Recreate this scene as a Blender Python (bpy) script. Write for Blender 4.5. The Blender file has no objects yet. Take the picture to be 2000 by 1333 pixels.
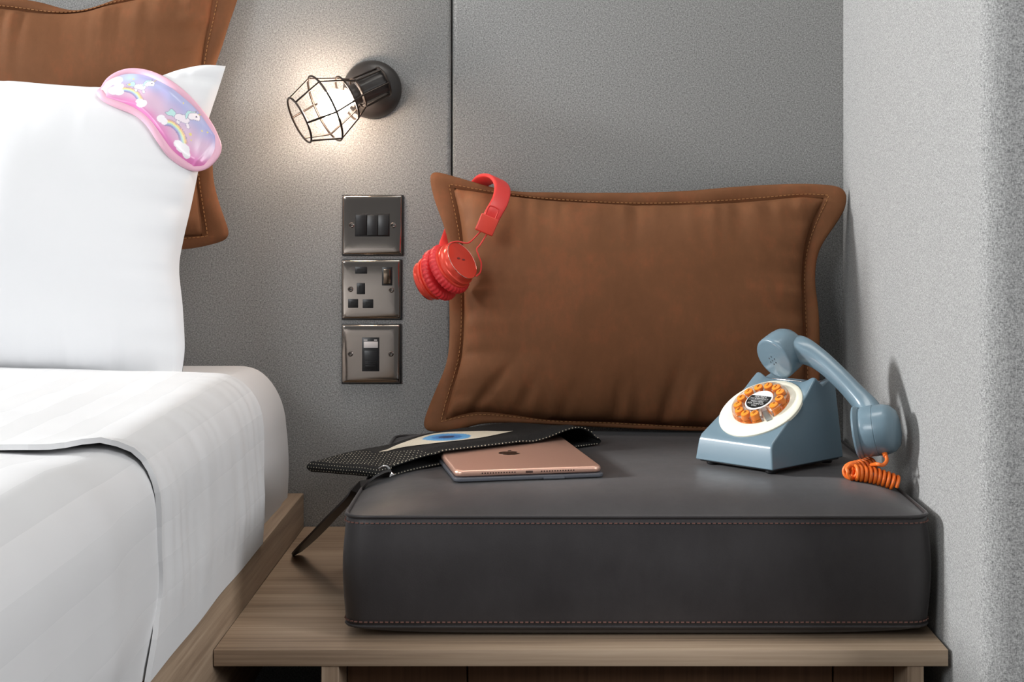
import bpy, bmesh, math, random
from mathutils import Vector, Matrix, noise
from mathutils.bvhtree import BVHTree

V = Vector
PI = math.pi
random.seed(7)
S = bpy.context.scene
COL = S.collection

# ------------------------------------------------------------------ camera, world, lights, exposure
# back wall is the plane Y=0, X=0 and Z=CZ meet the vanishing point of the photograph
CD, CZ, FPX = 2.30, 0.894, 3156.0          # camera distance, height, focal length for a 2000 px wide frame
VPX, VPY = 1074.0, 378.0
cam = bpy.data.cameras.new('camera')
cam_o = bpy.data.objects.new('camera', cam)
COL.objects.link(cam_o)
cam_o.location = (0, -CD, CZ)
cam_o.rotation_euler = (PI / 2, 0, 0)
cam.sensor_width = 36.0
cam.sensor_fit = 'HORIZONTAL'
cam.lens = FPX * 36.0 / 2000.0
cam.shift_x = -(VPX - 1000.0) / 2000.0
cam.shift_y = -(666.5 - VPY) / 2000.0
cam.clip_start = 0.05
S.camera = cam_o

world = bpy.data.worlds.new('world')
S.world = world
world.use_nodes = True
bg = world.node_tree.nodes['Background']
bg.inputs['Color'].default_value = (0.93, 0.96, 1.0, 1)
bg.inputs['Strength'].default_value = 0.15


def area(name, loc, target, sx, sy, power, color):
    li = bpy.data.lights.new(name, 'AREA')
    li.shape = 'RECTANGLE'
    li.size, li.size_y = sx, sy
    li.energy = power
    li.color = color
    o = bpy.data.objects.new(name, li)
    COL.objects.link(o)
    o.location = loc
    o.rotation_euler = (V(target) - V(loc)).to_track_quat('-Z', 'Y').to_euler()
    return o


KEY = area('key_light', (-4.85, -0.46, 2.22), (0.35, -0.48, 0.62), 0.66, 0.66, 370, (0.975, 0.988, 1.0))
FILL = area('window_light', (-1.9, -3.4, 2.1), (-0.3, -0.2, 0.8), 1.2, 1.0, 50, (0.94, 0.975, 1.0))
TOPL = area('ceiling_light', (0.1, -0.55, 2.40), (0.1, -0.25, 0.6), 0.8, 0.4, 8.5, (1.0, 0.97, 0.92))

SIDE = area('side_fill_light', (2.05, -2.05, 1.5), (-0.40, -0.9, 0.6), 0.9, 0.9, 43, (0.97, 0.98, 1.0))  # added fill from the right, brightens the duvet side and pier front

S.view_settings.view_transform = 'Standard'
S.view_settings.look = 'None'
S.view_settings.exposure = 0.0
S.view_settings.gamma = 1.0
S.view_settings.use_curve_mapping = False


# ------------------------------------------------------------------ placing helpers (photograph pixel + depth -> point)
def W(px, py, Y=0.0):
    d = (Y + CD) / FPX
    return V(((px - VPX) * d, Y, CZ - (py - VPY) * d))


def Wz(px, py, z):
    d = (CZ - z) / (py - VPY)
    return V(((px - VPX) * d, d * FPX - CD, z))


def Wlean(px, py, Yb, zb, k):               # plane Y = Yb + (z-zb)*k
    c = (py - VPY) / FPX
    d = (CD + Yb + (CZ - zb) * k) / (1 + c * k)
    return V(((px - VPX) / FPX * d, d - CD, CZ - c * d))


def lerp(a, b, t):
    return a + (b - a) * t


def catmull(pts, n, closed=False):
    P = [V(p) for p in pts]
    m = len(P)
    out = []
    segs = m if closed else m - 1
    for i in range(segs):
        if closed:
            p0, p1, p2, p3 = P[(i - 1) % m], P[i], P[(i + 1) % m], P[(i + 2) % m]
        else:
            p1, p2 = P[i], P[i + 1]
            p0 = P[i - 1] if i > 0 else p1 * 2 - p2
            p3 = P[i + 2] if i + 2 < m else p2 * 2 - p1
        for k in range(12):
            t = k / 12
            out.append(0.5 * ((2 * p1) + (p2 - p0) * t + (2 * p0 - 5 * p1 + 4 * p2 - p3) * t * t + (3 * p1 - p0 - 3 * p2 + p3) * t ** 3))
    if not closed:
        out.append(P[-1].copy())
    return resample(out, n, closed)


def resample(pts, n, closed=False):
    P = list(pts) + ([pts[0]] if closed else [])
    L = [0.0]
    for a, b in zip(P, P[1:]):
        L.append(L[-1] + (b - a).length)
    tot = L[-1]
    out = []
    j = 0
    cnt = n if closed else n - 1
    for i in range(n):
        s = tot * i / cnt
        while j < len(L) - 2 and L[j + 1] < s:
            j += 1
        d = L[j + 1] - L[j]
        out.append(P[j].lerp(P[j + 1], (s - L[j]) / d if d > 1e-12 else 0))
    return out


def sstep(a, b, x):
    t = max(0.0, min(1.0, (x - a) / (b - a)))
    return t * t * (3 - 2 * t)


def ns(x, y, z=0.0):
    return noise.noise(V((x, y, z)))


# ------------------------------------------------------------------ mesh builder
class MB:
    def __init__(s):
        s.v, s.f, s.uv, s.col, s.mi = [], [], {}, {}, {}

    def add(s, verts, faces, mi=0):
        o = len(s.v)
        s.v += [V(p) for p in verts]
        for f in faces:
            if mi:
                s.mi[len(s.f)] = mi
            s.f.append([i + o for i in f])
        return o

    def box(s, lo, hi, M=None):
        x0, y0, z0 = lo
        x1, y1, z1 = hi
        vs = [V(p) for p in ((x0, y0, z0), (x1, y0, z0), (x1, y1, z0), (x0, y1, z0), (x0, y0, z1), (x1, y0, z1), (x1, y1, z1), (x0, y1, z1))]
        if M:
            vs = [M @ p for p in vs]
        s.add(vs, [(0, 3, 2, 1), (4, 5, 6, 7), (0, 1, 5, 4), (1, 2, 6, 5), (2, 3, 7, 6), (3, 0, 4, 7)])
        return s

    def rings(s, rings, cap0=True, cap1=True, closed=True):
        n = len(rings[0])
        o = len(s.v)
        for r in rings:
            s.v += [V(p) for p in r]
        for k in range(len(rings) - 1):
            for i in range(n if closed else n - 1):
                j = (i + 1) % n
                s.f.append([o + k * n + i, o + k * n + j, o + (k + 1) * n + j, o + (k + 1) * n + i])
        if cap0:
            s.f.append([o + i for i in reversed(range(n))])
        if cap1:
            s.f.append([o + (len(rings) - 1) * n + i for i in range(n)])
        return o

    def tube(s, pts, r, n=8, cap=True, closed=False):
        P = [V(p) for p in pts]
        rr = r if callable(r) else (lambda t: r)
        m = len(P)
        rings = []
        up = None
        for i in range(m):
            a = P[(i - 1) % m] if (closed or i > 0) else P[i]
            b = P[(i + 1) % m] if (closed or i < m - 1) else P[i]
            t = (b - a)
            t = t.normalized() if t.length > 1e-12 else V((0, 0, 1))
            if up is None:
                up = V((0, 0, 1)) if abs(t.z) < 0.9 else V((1, 0, 0))
            x = up - t * up.dot(t)
            x.normalize()
            y = t.cross(x)
            up = x
            R = rr(i / max(1, m - 1))
            rings.append([P[i] + x * (R * math.cos(2 * PI * k / n)) + y * (R * math.sin(2 * PI * k / n)) for k in range(n)])
        if closed:
            rings.append(rings[0])
            s.rings(rings, False, False)
        else:
            s.rings(rings, cap, cap)
        return s

    def lathe(s, prof, M=None, n=32, cap0=True, cap1=True, rad=None):
        """prof: (radius, axial) along +Z of M"""
        rings = []
        for k, (r, h) in enumerate(prof):
            ring = []
            for i in range(n):
                a = 2 * PI * i / n
                R = r * (rad(a, k) if rad else 1)
                p = V((R * math.cos(a), R * math.sin(a), h))
                ring.append(M @ p if M else p)
            rings.append(ring)
        s.rings(rings, cap0, cap1)
        return s

    def grid(s, nu, nv, fn, uvfn=None, colfn=None, flip=False):
        o = len(s.v)
        for j in range(nv):
            for i in range(nu):
                u, v = i / (nu - 1), j / (nv - 1)
                s.v.append(V(fn(u, v)))
                k = len(s.v) - 1
                if uvfn:
                    s.uv[k] = uvfn(u, v)
                if colfn:
                    s.col[k] = colfn(u, v)
        for j in range(nv - 1):
            for i in range(nu - 1):
                a = o + j * nu + i
                f = [a, a + 1, a + nu + 1, a + nu]
                s.f.append(f[::-1] if flip else f)
        return o

    def bevel(s, w, seg=2, ang=30):
        bm = s.bm()
        ed = [e for e in bm.edges if len(e.link_faces) == 2 and e.calc_face_angle(0) > math.radians(ang)]
        bmesh.ops.bevel(bm, geom=ed, offset=w, segments=seg, profile=0.5, affect='EDGES', clamp_overlap=True)
        s.frombm(bm)
        return s

    def bm(s):
        bm = bmesh.new()
        vs = [bm.verts.new(p) for p in s.v]
        for f in s.f:
            try:
                bm.faces.new([vs[i] for i in f])
            except ValueError:
                pass
        bmesh.ops.remove_doubles(bm, verts=bm.verts, dist=1e-6)
        bmesh.ops.recalc_face_normals(bm, faces=bm.faces)
        return bm

    def frombm(s, bm):
        bm.verts.index_update()
        s.v = [v.co.copy() for v in bm.verts]
        s.f = [[v.index for v in f.verts] for f in bm.faces]
        s.uv, s.col, s.mi = {}, {}, {}
        bm.free()

    def xf(s, M):
        s.v = [M @ p for p in s.v]
        return s


WM = {}


def thing(name, label, cat, loc=(0, 0, 0), M=None, group=None):
    o = bpy.data.objects.new(name, None)
    COL.objects.link(o)
    o.empty_display_size = 0.05
    m = M if M else Matrix.Translation(V(loc))
    o.matrix_world = m
    WM[o.name] = m.copy()
    o['label'] = label
    o['category'] = cat
    if group:
        o['group'] = group
    return o


def tag(o, label, cat, group=None):
    o['label'] = label
    o['category'] = cat
    if group:
        o['group'] = group
    return o


def build(name, mb, mats, parent=None, local=False, angle=40, origin=None, fix=False, label=None, stuff=False, struct=False):
    """link mb as ONE mesh object; vertices are world ones unless local"""
    if not isinstance(mats, (list, tuple)):
        mats = [mats]
    pm = WM.get(parent.name, Matrix.Identity(4)) if parent else Matrix.Identity(4)
    if parent and local:
        cm = Matrix.Identity(4)
    elif parent:
        inv = pm.inverted()
        mb.xf(inv)
        cm = Matrix.Identity(4)
    else:
        cm = Matrix.Translation(V(origin)) if origin else Matrix.Identity(4)
        if origin and not local:
            mb.xf(cm.inverted())
    me = bpy.data.meshes.new(name)
    me.from_pydata([tuple(p) for p in mb.v], [], mb.f)
    if mb.uv:
        uvl = me.uv_layers.new(name='UVMap')
        for l in me.loops:
            uvl.data[l.index].uv = mb.uv.get(l.vertex_index, (0, 0))
    if mb.col:
        ca = me.color_attributes.new('Col', 'FLOAT_COLOR', 'POINT')
        for k, c in mb.col.items():
            ca.data[k].color = (c[0], c[1], c[2], 1)
    for m in mats:
        me.materials.append(m)
    for k, m in mb.mi.items():
        me.polygons[k].material_index = m
    if fix:
        bm = bmesh.new()
        bm.from_mesh(me)
        bmesh.ops.recalc_face_normals(bm, faces=bm.faces)
        bm.to_mesh(me)
        bm.free()
    for p in me.polygons:
        p.use_smooth = True
    me.set_sharp_from_angle(angle=math.radians(angle))
    me.update()
    o = bpy.data.objects.new(name, me)
    COL.objects.link(o)
    if parent:
        o.parent = parent
    o.matrix_local = cm
    WM[o.name] = pm @ cm
    if label:
        o['label'] = label
    if stuff:
        o['kind'] = 'stuff'
    if struct:
        o['kind'] = 'structure'
    return o


def text_mb(txt, size, extrude=0.0002, spacing=1.0):
    cu = bpy.data.curves.new('t', 'FONT')
    cu.body = txt
    cu.size = size
    cu.align_x = 'CENTER'
    cu.align_y = 'CENTER'
    cu.extrude = extrude
    cu.space_line = spacing
    cu.resolution_u = 3
    o = bpy.data.objects.new('t', cu)
    COL.objects.link(o)
    dg = bpy.context.evaluated_depsgraph_get()
    me = bpy.data.meshes.new_from_object(o.evaluated_get(dg))
    mb = MB()
    mb.add([v.co for v in me.vertices], [list(p.vertices) for p in me.polygons])
    bpy.data.objects.remove(o)
    bpy.data.curves.remove(cu)
    bpy.data.meshes.remove(me)
    return mb


def frame(origin, z, xhint=(1, 0, 0)):
    z = V(z).normalized()
    x = V(xhint) - z * V(xhint).dot(z)
    x.normalize()
    y = z.cross(x)
    M = Matrix((x, y, z)).transposed().to_4x4()
    M.translation = V(origin)
    return M


# ------------------------------------------------------------------ materials
def mat(name, color=(0.5, 0.5, 0.5), rough=0.5, metal=0.0, spec=0.5, **kw):
    m = bpy.data.materials.new(name)
    m.use_nodes = True
    b = m.node_tree.nodes['Principled BSDF']
    b.inputs['Base Color'].default_value = (*color, 1)
    b.inputs['Roughness'].default_value = rough
    b.inputs['Metallic'].default_value = metal
    b.inputs['Specular IOR Level'].default_value = spec
    for k, v in kw.items():
        b.inputs[k].default_value = v
    return m


def nd(m, t, **kw):
    n = m.node_tree.nodes.new(t)
    for k, v in kw.items():
        if k in n.inputs:
            n.inputs[k].default_value = v
        else:
            setattr(n, k, v)
    return n


def ln(m, a, b):
    m.node_tree.links.new(a, b)


def bsdf(m):
    return m.node_tree.nodes['Principled BSDF']


def coords(m, scale=(1, 1, 1), src='Object', rot=(0, 0, 0)):
    tc = nd(m, 'ShaderNodeTexCoord')
    mp = nd(m, 'ShaderNodeMapping')
    mp.inputs['Scale'].default_value = scale
    mp.inputs['Rotation'].default_value = rot
    ln(m, tc.outputs[src], mp.inputs['Vector'])
    return mp.outputs['Vector']


def nz(m, vec, scale, detail=3, rough=0.55):
    n = nd(m, 'ShaderNodeTexNoise')
    n.inputs['Scale'].default_value = scale
    n.inputs['Detail'].default_value = detail
    n.inputs['Roughness'].default_value = rough
    ln(m, vec, n.inputs['Vector'])
    return n.outputs['Fac']


def ramp(m, fac, stops):
    r = nd(m, 'ShaderNodeValToRGB')
    el = r.color_ramp.elements
    el[0].position, el[0].color = stops[0][0], (*stops[0][1], 1)
    el[1].position, el[1].color = stops[-1][0], (*stops[-1][1], 1)
    for p, c in stops[1:-1]:
        e = el.new(p)
        e.color = (*c, 1)
    ln(m, fac, r.inputs['Fac'])
    return r.outputs['Color']


def bump(m, fac, strength, dist):
    b = nd(m, 'ShaderNodeBump')
    b.inputs['Strength'].default_value = strength
    b.inputs['Distance'].default_value = dist
    ln(m, fac, b.inputs['Height'])
    ln(m, b.outputs['Normal'], bsdf(m).inputs['Normal'])
    return b


def mul(m, a, b, op='MULTIPLY'):
    n = nd(m, 'ShaderNodeMath', operation=op)
    for k, x in ((0, a), (1, b)):
        if isinstance(x, (int, float)):
            n.inputs[k].default_value = x
        else:
            ln(m, x, n.inputs[k])
    return n.outputs[0]


def felt(name, dark, mid, light, wool=1.0):
    m = mat(name, mid, 0.95, spec=0.15)
    v = coords(m)
    a = nz(m, v, 620, 2, 0.6)
    v2 = coords(m, (1.0, 1.0, 0.35))
    b = nz(m, v2, 900, 1, 0.5)
    v3 = coords(m, (0.35, 0.35, 1.0))
    c = nz(m, v3, 900, 1, 0.5)
    s = mul(m, mul(m, mul(m, a, 0.5), mul(m, b, 0.25), 'ADD'), mul(m, c, 0.25), 'ADD')
    ln(m, ramp(m, s, [(0.34, dark), (0.5, mid), (0.66, light)]), bsdf(m).inputs['Base Color'])
    bump(m, s, 0.03, 0.0004)
    bsdf(m).inputs['Sheen Weight'].default_value = 0.08
    return m


M_FELT = felt('felt', (0.130, 0.132, 0.133), (0.290, 0.290, 0.285), (0.465, 0.465, 0.456))


def leather(name, c0, c1, c2, rough, sc=9, spec=0.22):
    m = mat(name, c1, rough, spec=spec)
    v = coords(m)
    big = mul(m, mul(m, nz(m, v, sc, 6, 0.62), 0.6), mul(m, nz(m, coords(m, (1.6, 1.0, 0.7)), sc * 3.3, 5, 0.7), 0.4), 'ADD')
    ln(m, ramp(m, big, [(0.36, c0), (0.51, c1), (0.66, c2)]), bsdf(m).inputs['Base Color'])
    fine = nz(m, v, 700, 2, 0.5)
    rr = nz(m, v, 25, 4, 0.6)
    r2 = mul(m, mul(m, rr, 0.25), rough - 0.12, 'ADD')
    ln(m, r2, bsdf(m).inputs['Roughness'])
    bump(m, fine, 0.12, 0.0006)
    return m


M_BROWN = leather('brown_leather', (0.162, 0.069, 0.031), (0.182, 0.077, 0.035), (0.232, 0.085, 0.038), 0.62, 15, 0.10)
M_SEAT = leather('charcoal_leather', (0.029, 0.026, 0.027), (0.035, 0.0315, 0.0325), (0.042, 0.038, 0.039), 0.45, 7)
M_SEAT.node_tree.nodes['Principled BSDF'].inputs['Specular IOR Level'].default_value = 0.40
M_SEAT.node_tree.nodes['Principled BSDF'].inputs['Sheen Weight'].default_value = 0.12
M_SEAT.node_tree.nodes['Principled BSDF'].inputs['Sheen Roughness'].default_value = 0.35
M_STITCH = mat('brown_thread', (0.36, 0.16, 0.05), 0.7)
M_STITCH2 = mat('red_brown_thread', (0.16, 0.075, 0.06), 0.7)


def cloth(name, c, stripes=False):
    m = mat(name, c, 0.75, spec=0.25)
    v = coords(m)
    f = nz(m, v, 900, 1, 0.5)
    bump(m, f, 0.06, 0.0004)
    bsdf(m).inputs['Sheen Weight'].default_value = 0.05
    if stripes:
        tc = nd(m, 'ShaderNodeTexCoord')
        sp = nd(m, 'ShaderNodeSeparateXYZ')
        ln(m, tc.outputs['UV'], sp.inputs[0])
        w = mul(m, sp.outputs['X'], 1 / 0.062)
        fr = mul(m, w, 1.0, 'FRACT') if False else None
        n = nd(m, 'ShaderNodeMath', operation='FRACT')
        ln(m, w, n.inputs[0])
        g = nd(m, 'ShaderNodeMath', operation='GREATER_THAN')
        ln(m, n.outputs[0], g.inputs[0])
        g.inputs[1].default_value = 0.5
        col = ramp(m, g.outputs[0], [(0.0, tuple(x * 0.93 for x in c)), (1.0, c)])
        ln(m, col, bsdf(m).inputs['Base Color'])
        r = mul(m, mul(m, g.outputs[0], -0.28), 0.78, 'ADD')
        ln(m, r, bsdf(m).inputs['Roughness'])
    return m


M_COTTON = cloth('white_cotton', (0.755, 0.76, 0.775))
M_SHEET = cloth('white_sheet', (0.66, 0.655, 0.66))
M_SATIN = cloth('striped_satin', (0.655, 0.655, 0.66), True)
M_DUVET = cloth('duvet_satin', (0.65, 0.65, 0.655), True)


def wood(name, axis, c0, c1, c2, sc=1.0):
    m = mat(name, c1, 0.5, spec=0.35)
    st = [26 * sc, 26 * sc, 26 * sc]
    st[axis] = 1.3 * sc
    v = coords(m, tuple(st))
    a = nz(m, v, 1.0, 5, 0.6)
    st2 = [210 * sc, 210 * sc, 210 * sc]
    st2[axis] = 4.5 * sc
    v2 = coords(m, tuple(st2))
    b = nz(m, v2, 1.0, 2, 0.6)
    s = mul(m, mul(m, a, 0.55), mul(m, b, 0.45), 'ADD')
    ln(m, ramp(m, s, [(0.34, c0), (0.5, c1), (0.66, c2)]), bsdf(m).inputs['Base Color'])
    bump(m, s, 0.25, 0.0006)
    return m


OAK = ((0.200, 0.138, 0.092), (0.320, 0.232, 0.160), (0.415, 0.315, 0.225))
M_OAKX = wood('oak_along_x', 0, *OAK)
M_OAKY = wood('oak_along_y', 1, *OAK)
M_OAKZ = wood('oak_along_z', 2, *OAK)
M_DARKZ = wood('brown_wood', 2, (0.085, 0.042, 0.021), (0.125, 0.062, 0.030), (0.165, 0.085, 0.043))
M_FLOOR = wood('floor_wood', 1, (0.035, 0.022, 0.014), (0.05, 0.032, 0.02), (0.065, 0.042, 0.028))
M_PLASTER = mat('plaster', (0.62, 0.61, 0.59), 0.9)
M_BLACK = mat('black_metal', (0.030, 0.026, 0.024), 0.40, 0.2, spec=0.6)
M_WIRE = mat('cage_wire', (0.030, 0.022, 0.018), 0.35, 0.7)
M_NICKEL = mat('black_nickel', (0.40, 0.35, 0.31), 0.12, 1.0)
M_NICKEL_ROCKER = mat('nickel_rocker', (0.26, 0.20, 0.15), 0.18, 1.0)
M_BLKPL = mat('black_plastic', (0.012, 0.012, 0.013), 0.35)
M_HOLE = mat('socket_hole', (0.003, 0.003, 0.003), 0.6)
M_SCREW = mat('screw_metal', (0.24, 0.21, 0.19), 0.25, 1.0)
M_LABEL = mat('white_label', (0.62, 0.58, 0.57), 0.5)
M_RED = mat('red_plastic', (0.74, 0.042, 0.036), 0.40)
M_REDMET = mat('red_metal', (0.84, 0.075, 0.045), 0.26, 0.3)
M_REDPAD = mat('red_leatherette', (0.74, 0.030, 0.036), 0.45)
M_REDDARK = mat('dark_red_mark', (0.20, 0.03, 0.03), 0.4)
M_RIM = mat('bright_rim', (0.9, 0.42, 0.36), 0.15, 1.0)
M_ROSE = mat('rose_gold', (0.76, 0.46, 0.355), 0.36, 0.75)
M_ROSEDGE = mat('rose_gold_edge', (0.92, 0.60, 0.48), 0.22, 0.9)
M_SLATE = mat('slate_cover', (0.075, 0.08, 0.095), 0.5)
M_LOGO = mat('logo_black', (0.02, 0.012, 0.010), 0.2)
M_PORT = mat('port_brown', (0.06, 0.03, 0.022), 0.4)
M_PHONE = mat('phone_plastic', (0.145, 0.215, 0.262), 0.25, spec=0.5)
M_CREAM = mat('cream_plastic', (0.83, 0.80, 0.66), 0.35)
M_ORANGE = mat('orange_plastic', (0.93, 0.27, 0.02), 0.35)
M_CORD = mat('orange_cord', (0.85, 0.17, 0.02), 0.42)
M_CLEAR = mat('clear_plastic', (1.0, 0.93, 0.91), 0.05, **{'Transmission Weight': 1.0, 'IOR': 1.3})
M_DIGIT = mat('digit_brown', (0.16, 0.04, 0.005), 0.5)
M_CARD = mat('card_white', (0.80, 0.80, 0.80), 0.4)
M_CARDBLK = mat('card_black', (0.010, 0.010, 0.010), 0.6, spec=0.2)
M_PRINT = mat('print_white', (0.62, 0.62, 0.62), 0.5)
M_CHROME = mat('chrome', (0.75, 0.75, 0.76), 0.12, 1.0)
M_GREYPL = mat('finger_stop_grey', (0.33, 0.34, 0.32), 0.3, 0.4)
M_PINK = mat('pink_binding', (0.74, 0.42, 0.53), 0.5)
M_ELASTIC = mat('pink_elastic', (0.80, 0.36, 0.52), 0.7)
M_BEAD = mat('pale_beads', (0.62, 0.57, 0.44), 0.25, 0.5)
M_BLACKLTH = mat('black_leather_strap', (0.014, 0.011, 0.010), 0.5)


def beaded():
    m = mat('black_beaded_cloth', (0.012, 0.012, 0.013), 0.7, spec=0.2)
    v = coords(m)
    vo = nd(m, 'ShaderNodeTexVoronoi')
    vo.inputs['Scale'].default_value = 880
    ln(m, v, vo.inputs['Vector'])
    bump(m, vo.outputs['Distance'], 0.5, 0.001)
    ln(m, ramp(m, vo.outputs['Distance'], [(0.05, (0.022, 0.021, 0.020)), (0.35, (0.010, 0.010, 0.010))]), bsdf(m).inputs['Base Color'])
    return m


M_POUCH = beaded()
M_LINING = mat('pouch_lining', (0.008, 0.007, 0.007), 0.9)


def vcol(name, rough, spec=0.5, attr='Col', weave=0):
    m = mat(name, (0.5, 0.5, 0.5), rough, spec=spec)
    a = nd(m, 'ShaderNodeVertexColor')
    a.layer_name = attr
    ln(m, a.outputs['Color'], bsdf(m).inputs['Base Color'])
    if weave:
        v = coords(m)
        vo = nd(m, 'ShaderNodeTexVoronoi')
        vo.inputs['Scale'].default_value = weave
        ln(m, v, vo.inputs['Vector'])
        bump(m, vo.outputs['Distance'], 0.5, 0.001)
    return m


M_MASK = vcol('printed_satin', 0.28)
M_EYE = vcol('bead_motif', 0.5, weave=420)

M_BULB = bpy.data.materials.new('bulb_glow')
M_BULB.use_nodes = True
nt = M_BULB.node_tree
nt.nodes.clear()
e = nt.nodes.new('ShaderNodeEmission')
e.inputs['Color'].default_value = (1.0, 0.775, 0.61, 1)
e.inputs['Strength'].default_value = 88
nt.links.new(e.outputs[0], nt.nodes.new('ShaderNodeOutputMaterial').inputs[0])

# ------------------------------------------------------------------ the room shell
XR = 0.4176                                  # right wall face
XL = -5.2
YB = -4.2

w = MB().box((XL - 0.1, 0.03, 0), (2.3, 0.13, 2.45))
wall_back = build('wall_back', w, M_PLASTER, struct=True)


def felt_panel(x0, x1):
    mb = MB().box((x0, 0.0, 0.0), (x1, 0.03, 2.4)).bevel(0.007, 4)
    return build('panel', mb, M_FELT, wall_back)


XJ = (882 - VPX) / 1372.0
felt_panel(XJ - 0.0009 - 1.1, XJ - 0.0009)
felt_panel(XJ - 0.0009 - 1.1 - 0.002 - 1.1, XJ - 0.0009 - 1.1 - 0.002)
felt_panel(XJ + 0.0009, XR + 0.012)

# upholstered pier on the right with a softly rounded front corner
prof = [(XR, 0.03)]
yf, rc = -0.751, 0.026
for k in range(24):
    prof.append((XR, 0.0 + (yf + rc) * k / 23.0))
for k in range(1, 13):
    a = PI + k / 12 * PI / 2
    prof.append((XR + rc + rc * math.cos(a), yf + rc + rc * math.sin(a)))
prof += [(0.6, yf), (2.3, yf), (2.3, 0.03)]
pier = MB()
pier.rings([[V((x, y, z)) for x, y in prof] for z in (0.0, 2.45)])
build('wall_right', pier, M_FELT, struct=True, fix=True)
build('floor', MB().box((XL - 0.1, YB, -0.08), (2.3, 0.13, 0.0)), M_FLOOR, struct=True)
build('ceiling', MB().box((XL - 0.1, YB, 2.45), (2.3, 0.13, 2.55)), M_PLASTER, struct=True)
# left wall with a window opening
wl = MB()
wl.box((XL - 0.1, YB, 0), (XL, -1.3, 2.45))
wl.box((XL - 0.1, -0.1, 0), (XL, 0.03, 2.45))
wl.box((XL - 0.1, -1.3, 0), (XL, -0.1, 0.9))
wl.box((XL - 0.1, -1.3, 2.25), (XL, -0.1, 2.45))
build('wall_left', wl, M_PLASTER, struct=True)
wf = MB()
for lo, hi in (((-1.3, 0.9), (-1.25, 2.25)), ((-0.15, 0.9), (-0.1, 2.25)), ((-1.25, 0.9), (-0.15, 0.95)), ((-1.25, 2.2), (-0.15, 2.25)), ((-0.72, 0.95), (-0.68, 2.2))):
    wf.box((XL - 0.07, lo[0], lo[1]), (XL - 0.03, hi[0], hi[1]))
build('window_1', wf, mat('window_paint', (0.7, 0.7, 0.7), 0.4), struct=True)

# ------------------------------------------------------------------ bedside bench
ZS = 0.42
XS0 = (417 - VPX) / 1882.0
YS = -0.6235
bench = thing('bench', 'low oak bench between the bed and the grey wall, carrying the charcoal seat cushion', 'bench', (0.02, -0.3, 0))
build('bench_top', MB().box((XS0, YS, ZS - 0.0172), (0.4135, -0.002, ZS)).bevel(0.0008, 2), M_OAKX, bench)
for xa, xb in ((-0.2375, -0.2195), (0.3715, 0.3885)):
    build('side_panel', MB().box((xa, YS + 0.002, 0.0), (xb, -0.01, ZS - 0.0174)).bevel(0.0006, 1), M_OAKZ, bench)
for xa, xb in ((-0.2190, -0.090), (-0.0885, 0.305), (0.3065, 0.371)):
    build('front_panel', MB().box((xa, -0.555, 0.03), (xb, -0.540, ZS - 0.0174)).bevel(0.0008, 1), M_DARKZ, bench)
# ------------------------------------------------------------------ bed
ZR = 0.4676
bedf = thing('bed_frame', 'oak bed frame with a wide side rail beside the bench', 'bed frame', (-1.1, -1.0, 0))
XRAIL = XS0 - 0.0008
build('side_rail', MB().box((XRAIL - 0.032, -2.1, 0.315), (XRAIL, -0.003, ZR)).bevel(0.0012, 2), M_OAKY, bedf)
build('side_rail', MB().box((-2.0, -2.1, 0.315), (-1.968, -0.003, ZR)).bevel(0.0012, 2), M_OAKY, bedf)
build('foot_rail', MB().box((-1.967, -2.1, 0.315), (XRAIL - 0.0325, -2.068, ZR)).bevel(0.0012, 2), M_OAKX, bedf)
build('slat_base', MB().box((-1.967, -2.067, 0.40), (XRAIL - 0.0325, -0.004, 0.43)), M_OAKX, bedf)
build('plinth', MB().box((-1.85, -1.95, 0.0), (XRAIL - 0.14, -0.01, 0.399)), M_FLOOR, bedf)


def se_corner(cx, cy, rx, ry, n, sx, sy):
    return None


# fitted-sheet mattress : side profile in X-Z swept along Y with the head end rounded
XM1 = -0.3685
ZM0, ZM1 = 0.432, 0.655


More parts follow.
